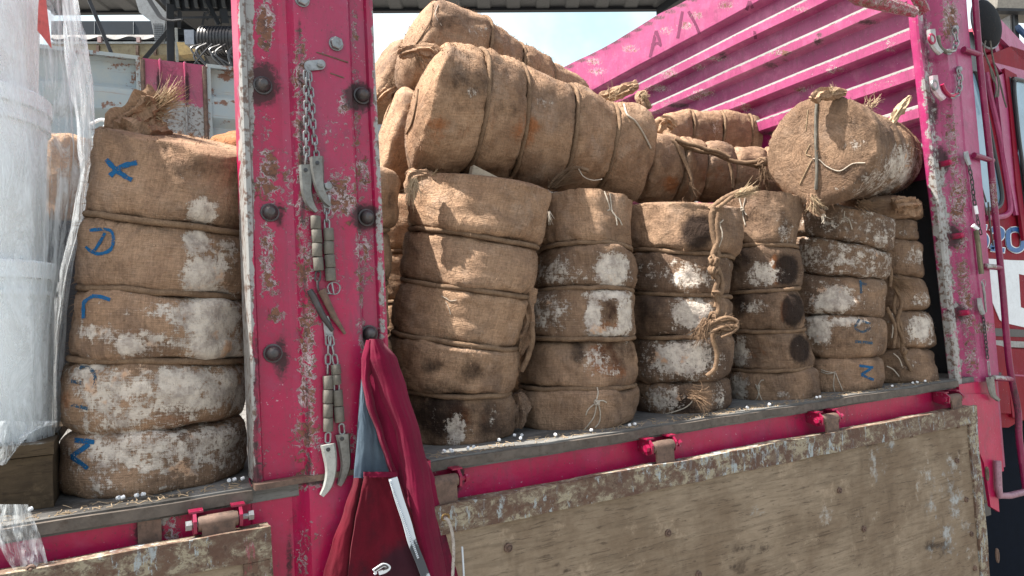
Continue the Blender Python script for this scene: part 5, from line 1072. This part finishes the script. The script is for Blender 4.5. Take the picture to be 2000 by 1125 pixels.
# ------------------------------------------------------------------ jacket
jk = thing('jacket', 'maroon fleece jacket with grey lining and white zip hanging from the broad post', 'jacket', onY(760, 1100, 1.38))
def panel(rows, name, mat, Y=1.40, fold=0.01, fr=9, seed=0, par=jk, th=.004, blobs=(), base=(0, 0, 0, 0), yr=None, nu=44, bow=.02, sub=9):
    # rows: (y, xl, xr) pixel silhouette from top to bottom
    b = MB(); n = (len(rows)-1)*sub
    def fn(u, v):
        k_ = v*(len(rows)-1); i = min(int(k_), len(rows)-2); t_ = k_-i; s_ = t_*t_*(3-2*t_)
        s_ = lerp(t_, s_, .4)
        y = lerp(rows[i][0], rows[i+1][0], t_); xl = lerp(rows[i][1], rows[i+1][1], s_); xr = lerp(rows[i][2], rows[i+1][2], s_)
        x = lerp(xl, xr, u)
        ww = (xr-xl)/100.
        d = fold*min(1, ww)*(math.sin(u*fr+seed+v*1.2)+.8*noise.noise(V((u*3.2+seed, v*1.6, seed)))+.35*noise.noise(V((u*9+seed, v*5, seed))))-.0035*max(0, .25-abs(noise.noise(V((u*3+v*2+seed, v*3.5-u, seed*2)))))*1.2-.0012*noise.noise(V((u*14, v*14, seed)))-bow*math.sin(math.pi*u)
        Yy = Y if not callable(Y) else Y(u, v)
        return onY(x, y+(rows[0][3]*math.sin(math.pi*u) if len(rows[0]) > 3 else 0), Yy+d)
    b.grid(fn, nu, n)
    m = len(b.v); b.v += [p+V((0, th, 0)) for p in b.v]; b.f += [tuple(i+m for i in f[::-1]) for f in b.f]
    cu = nu+1
    for j in range(n): b.f.append((j*cu, (j+1)*cu, (j+1)*cu+m, j*cu+m)); b.f.append((j*cu+nu, j*cu+nu+m, (j+1)*cu+nu+m, (j+1)*cu+nu))
    return b.build(name, mat, par, paint=list(blobs), base=base, sharp=70)
panel([(664, 716, 748), (700, 708, 772), (760, 706, 790), (850, 730, 812), (950, 760, 855), (1050, 790, 885), (1125, 800, 905), (1240, 800, 930)], 'back_panel', M_RED_CL, 1.405, .006, 5, 1, blobs=[(1, 880, 1060, 40, 60, .4)])
panel([(662, 722, 745), (700, 716, 776), (760, 738, 795), (850, 768, 822), (930, 782, 840), (1000, 792, 850), (1125, 812, 872), (1240, 830, 905)], 'sleeve', M_RED_CL, 1.385, .005, 3.2, 2, bow=.028)
panel([(740, 706, 709), (790, 702, 725), (850, 698, 760), (925, 692, 776), (950, 690, 778)], 'lining', M_GREY_CL, 1.402, .006, 7, 3, bow=.008)
panel([(664, 716, 735), (700, 707, 731), (740, 707, 722), (790, 716, 732), (850, 738, 750), (900, 754, 766), (925, 762, 776)], 'hood_edge', M_RED_CL, 1.388, .003, 4, 4, nu=16, bow=.010)
panel([(930, 712, 776), (960, 706, 788), (1020, 694, 812), (1080, 685, 835), (1125, 680, 850), (1240, 664, 880)], 'front_panel', M_DRED_CL, 1.378, .010, 6, 5, blobs=[(1, 800, 1100, 60, 40, .8), (1, 760, 1060, 30, 30, .4), (1, 700, 1110, 30, 40, .5), (1, 725, 1000, 12, 90, .35)])
panel([(934, 692, 712), (1000, 672, 704), (1060, 650, 696), (1125, 632, 690), (1240, 600, 680)], 'front_panel', M_DRED_CL, 1.396, .006, 4, 6, nu=20)
panel([(922, 711, 776), (932, 711, 777)], 'neck_seam', M_RED_CL, 1.372, .002, 5, 5, sub=4)
def ribbon(pts, wd, Y, name, mat, par=jk, blobs=None):
    P = smooth_path([V((x, y, 0)) for x, y in pts], 6); b = MB()
    for i, p in enumerate(P):
        t_ = (P[min(i+1, len(P)-1)]-P[max(i-1, 0)]).normalized(); nn = V((-t_.y, t_.x, 0))*wd/2; b.v += [onY(p.x+nn.x, p.y+nn.y, Y), onY(p.x-nn.x, p.y-nn.y, Y)]
    m = len(b.v); b.v += [p+V((0, .003, 0)) for p in b.v]
    for i in range(len(P)-1):
        a = 2*i; b.f += [(a, a+1, a+3, a+2), (a+m, a+2+m, a+3+m, a+1+m), (a, a+2, a+2+m, a+m), (a+1, a+1+m, a+3+m, a+3)]
    return b.build(name, mat, par, smooth=False, paint=blobs)
Mz = NB('zip_tape_soiled'); R_, G_, B_, A_ = Mz.attr(); cz = Mz.mix(Mz.ramp(Mz.math('ADD', G_, Mz.math('MULTIPLY', Mz.math('SUBTRACT', Mz.noise(Mz.obj, 90, 5, .7), .5), 1.0)), .4, .6), (.50, .55, .60), (.05, .055, .065)); M_ZT = Mz.fin(cz, .8)
zt_ = ribbon([(768, 934), (780, 975), (795, 1020), (806, 1060), (822, 1100), (835, 1135), (860, 1200)], 17, 1.343, 'zip_tape', M_ZT, blobs=[(1, 820, 1095, 22, 34, .9)])
b = MB()
for i in range(44):
    t_ = i/43; x = lerp(761, 815, t_)+1; y = lerp(940, 1090, t_); b.lathe(onY(x-1.5, y, 1.342), (1, 0, .3), [(0, .0016), (.004, .0016)], 5)
b.build('zip_teeth', M_TAPE, zt_)
# small embroidered patch: reptile outline in white with dark body
q = ribbon([(730, 1116), (742, 1108), (750, 1104), (760, 1108), (752, 1116), (740, 1120)], 7, 1.339, 'embroidered_patch', M_WPAINT)
pz = ribbon([(732, 1115), (744, 1107), (752, 1104), (758, 1109), (748, 1113)], 3, 1.337, 'patch_stitching', M_STEELD, q); ribbon([(729, 1113), (735, 1119), (731, 1122)], 3, 1.338, 'patch_edge', M_WPAINT, q)
# drawstring
MB().tube(smooth_path([onY(x, y, 1.345) for x, y in ((868, 1012), (876, 1018), (884, 1045), (886, 1080), (884, 1130), (886, 1180))], 6), .0034, 8).build('drawstring', mat_plain('cord_white', (.38, .35, .32), .8, 0, .3, (.08, .04, .035), .9, 60), jk)
c = onY(870, 1010, 1.352); MB().tube([c+V((.008*math.cos(a), 0, .006*math.sin(a))) for a in [i*math.pi/8 for i in range(17)]], .002, 6).build('eyelet', mat_plain('brass', (.3, .2, .08), .4, .8), jk)
ribbon([(903, 1068), (905, 1100), (907, 1140)], 3, 1.375, 'label_edge', M_TAPE)

# ------------------------------------------------------------------ left: pallet, drums, film
pal = thing('pallet', 'old wooden pallet under the film-wrapped white drums, its block end facing out', 'pallet', onY(50, 990, 1.6))
pr = onY(105, 900, 1.56)
b = MB(); b.box(pr.x-.10, pr.x, 1.545, 1.72, ZB+.001, ZB+.094, .02); b.build('block', M_PAL, pal, smooth=False, paint=[], jit=.002)
b = MB(); b.box(-1.3, pr.x+.002, 1.54, 1.66, ZB+.096, ZB+.118, .03); b.build('deck_board', M_PAL, pal, smooth=False, paint=[(0, 60, 870, 60, 10, .6)], jit=.002)
b = MB(); b.box(-1.3, pr.x-.004, 1.70, 2.5, ZB+.096, ZB+.118); b.build('deck_board', M_PAL, pal, smooth=False, paint=[])
b = MB(); b.box(-1.3, pr.x-.3, 1.55, 1.70, ZB+.001, ZB+.094); b.build('block', M_PAL, pal, smooth=False, paint=[])
def drum(cx, cy, z0, h, r, lab):
    t = thing('plastic_drum', lab, 'drum', (cx, cy, z0), 'white plastic drums on the pallet')
    MB().lathe((cx, cy, z0), (0, 0, 1), [(0, r*.90), (.004, r*.92), (h*.80, r*.985), (h*.805, r*1.03), (h*.83, r*1.03), (h*.835, r*.99), (h*.90, r)], 48).build('body', M_DRUM, t)
    MB().lathe((cx, cy, z0), (0, 0, 1), [(h*.895, r*1.0), (h*.90, r*1.05), (h*.985, r*1.05), (h*.998, r*1.02), (h*.99, r*.9)], 48).build('lid', M_DRUM, t)
    return t
rx = onY(108, 700, 1.66).x; R0_ = .15; zb = ZB+.12
z1 = onY(60, 505, 1.58).z; z2 = onY(60, 165, 1.58).z
drum(rx-R0_, 1.70, zb, z1-zb, R0_, 'lowest white plastic drum at the left edge, standing on the pallet')
drum(rx-R0_-.005, 1.70, z1+.001, z2-z1, R0_, 'middle white plastic drum of the film-wrapped stack at the left edge')
dt = drum(rx-R0_-.01, 1.70, z2+.001, z2-z1, R0_, 'top white plastic drum of the film-wrapped stack with a red label')
drum(rx-R0_-.33, 1.70, zb, z1-zb, R0_, 'white plastic drum mostly outside the frame beside the lowest drum'); 
b = MB(); cxx = rx-R0_-.01
# film
fl = MB(); rowsf = [(-60, 60, 146), (0, 60, 150), (60, 60, 158), (80, 60, 168), (160, 60, 180), (230, 60, 182), (300, 60, 186), (350, 60, 176), (420, 60, 166), (520, 60, 140), (620, 60, 122), (720, 60, 114), (800, 60, 112), (850, 40, 110)]
def filmfn(u, v):
    k_ = v*(len(rowsf)-1); i = min(int(k_), len(rowsf)-2); t_ = k_-i; y = lerp(rowsf[i][0], rowsf[i+1][0], t_); xr = lerp(rowsf[i][2], rowsf[i+1][2], t_)
    P1 = onY(xr, y, 1.74); z = P1.z
    # wrap: front left point -> round the drum -> out to the stretched corner -> back
    pts = [V((rx-.35, 1.54, z)), V((rx-.15, 1.535, z)), V((rx-.03, 1.575, z)), V((lerp(rx, P1.x, .45), 1.66, z)), V((P1.x, 1.76, z)), V((P1.x-.04, 1.95, z)), V((P1.x-.05, 2.3, z))]
    x = u*(len(pts)-1); j = min(int(x), len(pts)-2); p = pts[j].lerp(pts[j+1], x-j)
    w_ = cl(u*2-.3)
    ns = noise.noise(V((u*14, z*2.2+u*4, 3)))*.013*w_+noise.noise(V((u*40, z*5+u*9, 5)))*.005*w_+abs(noise.noise(V((u*26+z*3, z*1.5, 9))))*.010*w_
    return p+V((ns, -ns*.7, ns*.5))
fl.grid(filmfn, 120, 90); fo = fl.build('stretch_film', M_FILM, None, sharp=180); tag(fo, 'clear crinkled stretch film wrapped round the white drums at the left edge', 'plastic film')
# label on the film
b = MB(); flb = fl.bvh()
def quadpx(bv, x0, y0, x1, y1, x2, y2, x3, y3, lift, n=8):
    b = MB()
    def fn(u, v):
        x = lerp(lerp(x0, x1, u), lerp(x3, x2, u), v); y = lerp(lerp(y0, y1, u), lerp(y3, y2, u), v); h, nn = surf(bv, x, y, lift); return h if h is not None else onY(x, y, 1.6)
    return b.grid(fn, n, n)
quadpx(flb, 74, -6, 88, -2, 100, 96, 72, 60, .002).build('paper_label', mat_plain('red_label', (.62, .13, .12), .5), fo)
# lower torn film hanging over the pallet and rail
b = MB()
def tf(u, v):
    x = lerp(-12, 55+20*math.sin(v*3), u)-20*v+10*v*v*6; y = lerp(985, 1115, v); return onY(x, y, 1.43+.01*noise.noise(V((u*5, v*6, 1)))+.006*math.sin(u*20+v*5))
b.grid(tf, 30, 26); tag(b.build('torn_film', M_FILM, None), 'loose scrap of clear film hanging over the pink rail at the lower left corner', 'plastic film')
b = MB()
def tf2(u, v):
    x = lerp(-10, 112-60*v*v, u); y = lerp(822, 900+20*math.sin(u*5)-40*u, v); return onY(x, y, 1.525+.008*noise.noise(V((u*6, v*4, 8)))+.004*math.sin(u*26+v*4))
b.grid(tf2, 40, 16); tag(b.build('torn_film', M_FILM, None), 'frosty film skirt draped over the pallet edge under the lowest drum', 'plastic film')
# bucket handle
hd = MB().tube(smooth_path(wl([(178, 242), (196, 234), (206, 236), (207, 243), (196, 258), (182, 270)], 1.9), 6), .0045, 8).build('bucket_handle', M_DRUM, None); tag(hd, 'white plastic bucket handle poking out behind the lettered bale', 'handle')
# brown bale behind the film
b = MB(); g0 = onY(60, 800, 1.98); g1 = onY(172, 430, 1.98); b.box(g0.x-.2, g1.x, 1.98, 2.4, ZB+.12, g1.z, .04); o = b.build('shade_block', mat_plain('dark_navy_shade', (.010, .013, .022), .6, 0, .3, (.02, .02, .025), .3, 8, .5), None, jit=.012); tag(o, 'dark navy block added for the shaded gap between the white drums and the lettered bale', 'bundle')  # dark block added to stand for the unlit gap behind the drums
B3 = [ring((50, 430), (200, 430), (140, 430), Y=2.15), ring((40, 270), (182, 270), (120, 265), Y=2.15)]
bale('burlap_bale', 'pale burlap bale seen blurred through the stretch film behind the drums', B3, U, [], seed=31, base=(.1, 0, 0, 0), fuzz=0)

# straw and grit in the corner of the ledge
rnd = random.Random(5); b = MB()
for i in range(900):
    x = rnd.uniform(-.3, 2.5); y = YS+.004+abs(rnd.gauss(0, .035)); 
    if .2 < x < .49: continue
    p = V((x, y, ZB+.0012)); a = rnd.uniform(0, math.pi); d = V((math.cos(a), math.sin(a), rnd.uniform(-.05, .25)))
    if rnd.random() < .4: q = rnd.uniform(.0006, .002); b.lathe(p, (0, 0, 1), [(0, q), (q, q*.8), (q*1.3, .0002)], 5)
    else: l = rnd.uniform(.006, .025); b.tube([p, p+d*l*.5+V((0, 0, .001)), p+d*l+V((rnd.uniform(-.004, .004), rnd.uniform(-.004, .004), 0))], .0006, 3)
o = b.build('straw_debris', M_FIB, None); tag(o, 'fine straw fibres and grit along the grey floor edge of the truck', 'debris'); o['kind'] = 'stuff'
# small white caps scattered on the floor edge
cap = None
caps = [(240, 974), (231, 975), (267, 970), (280, 968), (60, 997), (448, 941), (458, 939), (474, 937), (868, 883), (880, 881), (914, 877), (925, 875), (884, 883), (975, 861), (1005, 852), (1017, 858), (1019, 852), (1085, 851), (1155, 842), (1230, 832), (1240, 830), (1462, 798), (1510, 792), (1613, 779), (1620, 778), (1757, 756), (1798, 750), (1836, 747), (1832, 750)]
for i, (x, y) in enumerate(caps):
    d = ray(x, y); k_ = (ZB+.006-CAM.z)/d.z; P = CAM+d*k_
    P.y = max(P.y, YS+.012)
    if cap is None:
        b = MB(); b.lathe((0, 0, 0), (.3, -1, .25), [(0, .0024), (.001, .0036), (.0065, .0038), (.0072, .0027), (.004, .0024)], 10)
        cap = b.build('pellet', M_WHITE, None); o = cap
    else: o = cap.copy(); COL.objects.link(o)
    o.location = (P.x, P.y, ZB+.001+.0036); o.rotation_euler = (0, 0, random.uniform(0, 6))
    tag(o, 'small white plastic pellet lying on the grey floor edge of the truck', 'pellet', 'white pellets scattered along the floor edge')

# ------------------------------------------------------------------ background: canopy, conveyor, pipes
def wbox(pts, th, mat, name, par, W_=None): return MB().prism(pts, th).build(name, mat, par, smooth=False)
can = thing('canopy_roof', 'corrugated steel canopy roof on dark beams high behind the truck', 'canopy', onW(900, 20, 12))
e0, e1_ = onW(560, 27, 12.0), onW(1370, 22, 12.0); ed = (e1_-e0).normalized(); back = V((ed.y, -ed.x, 0)); 
if back.dot(CAM-e0) < 0: back = -back
e0 = e0-ed*4.0; ln = 11.3
b = MB(); N = 340
def cf(u, v):
    p = e0+ed*(u*ln)+back*(v*3.2); return p+V((0, 0, .05+.03*(1 if math.sin(u*ln*2*math.pi/.5) > 0 else 0)))
b.grid(cf, N, 3); b.build('roof_sheet', mat_plain('grey_roof_sheet', (.07, .075, .08), .6, .2, .3), can, smooth=False)
b = MB(); b.tube([e0+V((0, 0, .06)), e0+ed*ln+V((0, 0, .06))], .06, 4); b.build('edge_beam', M_DKSTR, can, smooth=False)
b = MB(); b.tube([e0+back*1.6+V((0, 0, .05)), e0+ed*ln+back*1.6+V((0, 0, .05))], .05, 4); b.build('purlin', M_DKSTR, can, smooth=False)
b = MB(); b.tube([onW(1290, 22, 12.0), onW(1365, -30, 11)], .12, 4); b.build('rafter', M_DKSTR, can, smooth=False)
# conveyor
cv = thing('conveyor', 'dark covered conveyor on a cream steel girder behind the far side boards at left', 'conveyor', onW(250, 90, 7.5))
WB = 7.5
def bpoly(pts, W_, d, mat, name, par): 
    return MB().prism([onW(x, y, W_) for x, y in pts], FW*d).build(name, mat, par, smooth=False)
bpoly([(100, 41), (520, 41), (520, 78), (100, 78)], WB, .4, mat_plain('dark_blue_sheet', (.010, .017, .028), .45, .2, .3, (.01, .01, .01), .3, 3), 'cover', cv)
b = MB()
b.grid(lambda u, v: onW(lerp(100, 400, u), lerp(68, 74+3*math.sin(u*34), v), WB-.02-.03*v), 80, 3); b.build('cover_flap', M_DKSTR, cv)
bpoly([(100, 81), (520, 81), (520, 85), (100, 85)], WB, .3, mat_plain('grey_angle', (.25, .28, .30), .5, .3), 'girder_flange', cv)
bpoly([(100, 85), (520, 85), (520, 107), (100, 107)], WB+.02, .2, M_CREAM, 'girder', cv)
for x in (188, 265, 300): bpoly([(x, 88), (x+5, 88), (x+5, 107), (x, 107)], WB, .03, M_RUST, 'stiffener', cv)
for x in (190, 266): bpoly([(x, 72), (x+7, 72), (x+7, 82), (x, 82)], WB-.06, .03, mat_plain('plate_pink', (.35, .25, .25), .6), 'clip', cv)
for x in (184, 260): bpoly([(x, 42), (x+1.2, 42), (x+1.2, 66), (x, 66)], WB-.01, .01, M_STEEL, 'seam', cv)
bpoly([(100, 112), (520, 112), (520, 150), (100, 150)], WB+.3, .3, M_DKSTR, 'lower_beam', cv)
fr = thing('steel_frame', 'dark steel posts, braces and perforated tray of the shed frame at upper left', 'steelwork', onW(330, 120, 6.6))
WF = 6.6
def bar(p, q, w_, mat, name, W_=WF, par=fr): return MB().tube([onW(*p, W_), onW(*q, W_)], w_, 4).build(name, mat, par, smooth=False)
bar((170, -10), (222, 115), .022, M_DKSTR, 'brace'); bar((330, 60), (274, 125), .026, M_DKSTR, 'brace'); bar((332, 10), (334, 145), .045, M_DKSTR, 'post'); bar((344, 55), (347, 145), .016, mat_plain('galv_pipe', (.3, .31, .3), .5, .3), 'pipe', WF-.05)
bar((350, 20), (350, 55), .02, M_DKSTR, 'brace')
bpoly([(262, -10), (292, -10), (325, 25), (318, 82), (303, 82), (295, 42), (272, 24)], WF+.1, .04, mat_plain('perforated_grey', (.20, .22, .24), .6, .2), 'cable_tray', fr)
b = MB()
for j in range(9):
    for i in range(6):
        x = 299+i*3.2+j*.35; y = 46+j*4; b.prism([onW(x, y, WF+.095), onW(x+1.8, y, WF+.095), onW(x+1.8, y+1.4, WF+.095), onW(x, y+1.4, WF+.095)], FW*.004)
b.build('tray_holes', M_BLACK, fr, smooth=False)
bpoly([(300, -10), (520, -10), (520, 22), (340, 22), (320, 10)], WF+.1, .5, M_DKSTR, 'roof_edge', fr)
b = MB()
for i in range(8): x = 322+i*18; b.prism([onW(x, -10, WF+.05), onW(x+7, -10, WF+.05), onW(x+11, 14, WF+.05), onW(x+4, 14, WF+.05)], FW*.03)
b.build('roof_rib', mat_plain('grey_ribs', (.05, .055, .06), .6), fr, smooth=False)
for p, q, w_ in (((330, 36), (520, 33), .016), ((400, -5), (428, 50), .026), ((398, 30), (408, 24), .012), ((352, 24), (352, 42), .02), ((395, 50), (400, 24), .013), ((436, 20), (440, 48), .045), ((404, 40), (412, 26), .012)): bar(p, q, w_, M_DKSTR, 'brace')
b = MB()
for k_ in range(4): b.tube(smooth_path([onW(x+k_*2, y, WF-.1) for x, y in ((285, -6), (300, 18), (312, 34), (330, 40), (352, 38))], 5), .008, 6)
b.build('cable', M_BLACK, fr)
q0_ = onW(305, 0, WF); b = MB(); b.box(q0_.x, q0_.x+1.45, q0_.y-.9, q0_.y+1.2, q0_.z+.12, q0_.z+.16); b.build('shading_plate', M_DKSTR, fr, smooth=False)  # plate added mostly out of view to keep sun off the motor
mt = thing('motor', 'black ribbed motor drum with a grey junction box behind the far side boards', 'motor', onW(430, 100, 6.2))
ca, cb = onW(392, 80, 6.2), onW(530, 80, 6.2); dx = (cb-ca).normalized(); L_ = (cb-ca).length
prof = [(0, .10), (.01, .115)]
z = .02
while z < L_-.02: prof += [(z, .125), (z+.012, .125), (z+.014, .117), (z+.024, .117)]; z += .028 if z < .25 else .09
prof.append((L_, .12)); MB().lathe(ca, dx, prof, 30).build('drum', M_BLACK, mt, sharp=40)
bpoly([(359, 58), (378, 58), (379, 86), (361, 86)], 6.1, .12, mat_plain('junction_grey', (.14, .17, .22), .5), 'junction_box', mt)
bpoly([(378, 62), (394, 60), (394, 92), (380, 90)], 6.15, .1, M_STEELD, 'flange', mt)
bpoly([(345, 82), (384, 84), (380, 104), (350, 108)], 6.3, .1, mat_plain('ochre', (.30, .21, .07), .6, 0, .4), 'gearbox', mt)
b = MB()
for i in range(10):
    a = random.uniform(385, 470); b.tube(smooth_path([onW(a, random.uniform(80, 100), 6.0), onW(a-20, random.uniform(95, 110), 5.95), onW(a-random.uniform(-30, 40), 130, 5.95)], 5), random.uniform(.006, .015), 6)
b.build('hose', M_BLACK, mt)
bpoly([(395, 98), (520, 92), (520, 150), (410, 150)], 6.35, .2, mat_plain('dark_base', (.04, .042, .045), .7), 'motor_base', mt)
# shed frame at upper right corner
sf = thing('shed_frame', 'grey and blue shed columns with roof edge above the cab, top right corner', 'shed', onW(1985, 40, 8))
bpoly([(1950, -20), (2060, -20), (2060, 28), (1950, 20), (1948, 12)], 8, .3, mat_plain('shed_roof', (.18, .17, .15), .7), 'roof_edge', sf); bpoly([(1948, 15), (2060, 18), (2060, 23), (1952, 21)], 7.9, .1, M_DKSTR, 'edge_beam', sf)
bpoly([(1972, 22), (1981, 22), (1984, 120), (1976, 120)], 8.1, .15, mat_plain('grey_col', (.34, .35, .36), .6), 'column', sf); bpoly([(1981, 22), (1988, 22), (1994, 120), (1986, 120)], 8.05, .15, M_BLACK, 'column', sf); bpoly([(1988, 48), (1992, 48), (2010, 68), (2010, 76), (1990, 56)], 8.0, .05, mat_plain('blue_brace', (.02, .06, .16), .5), 'brace', sf)
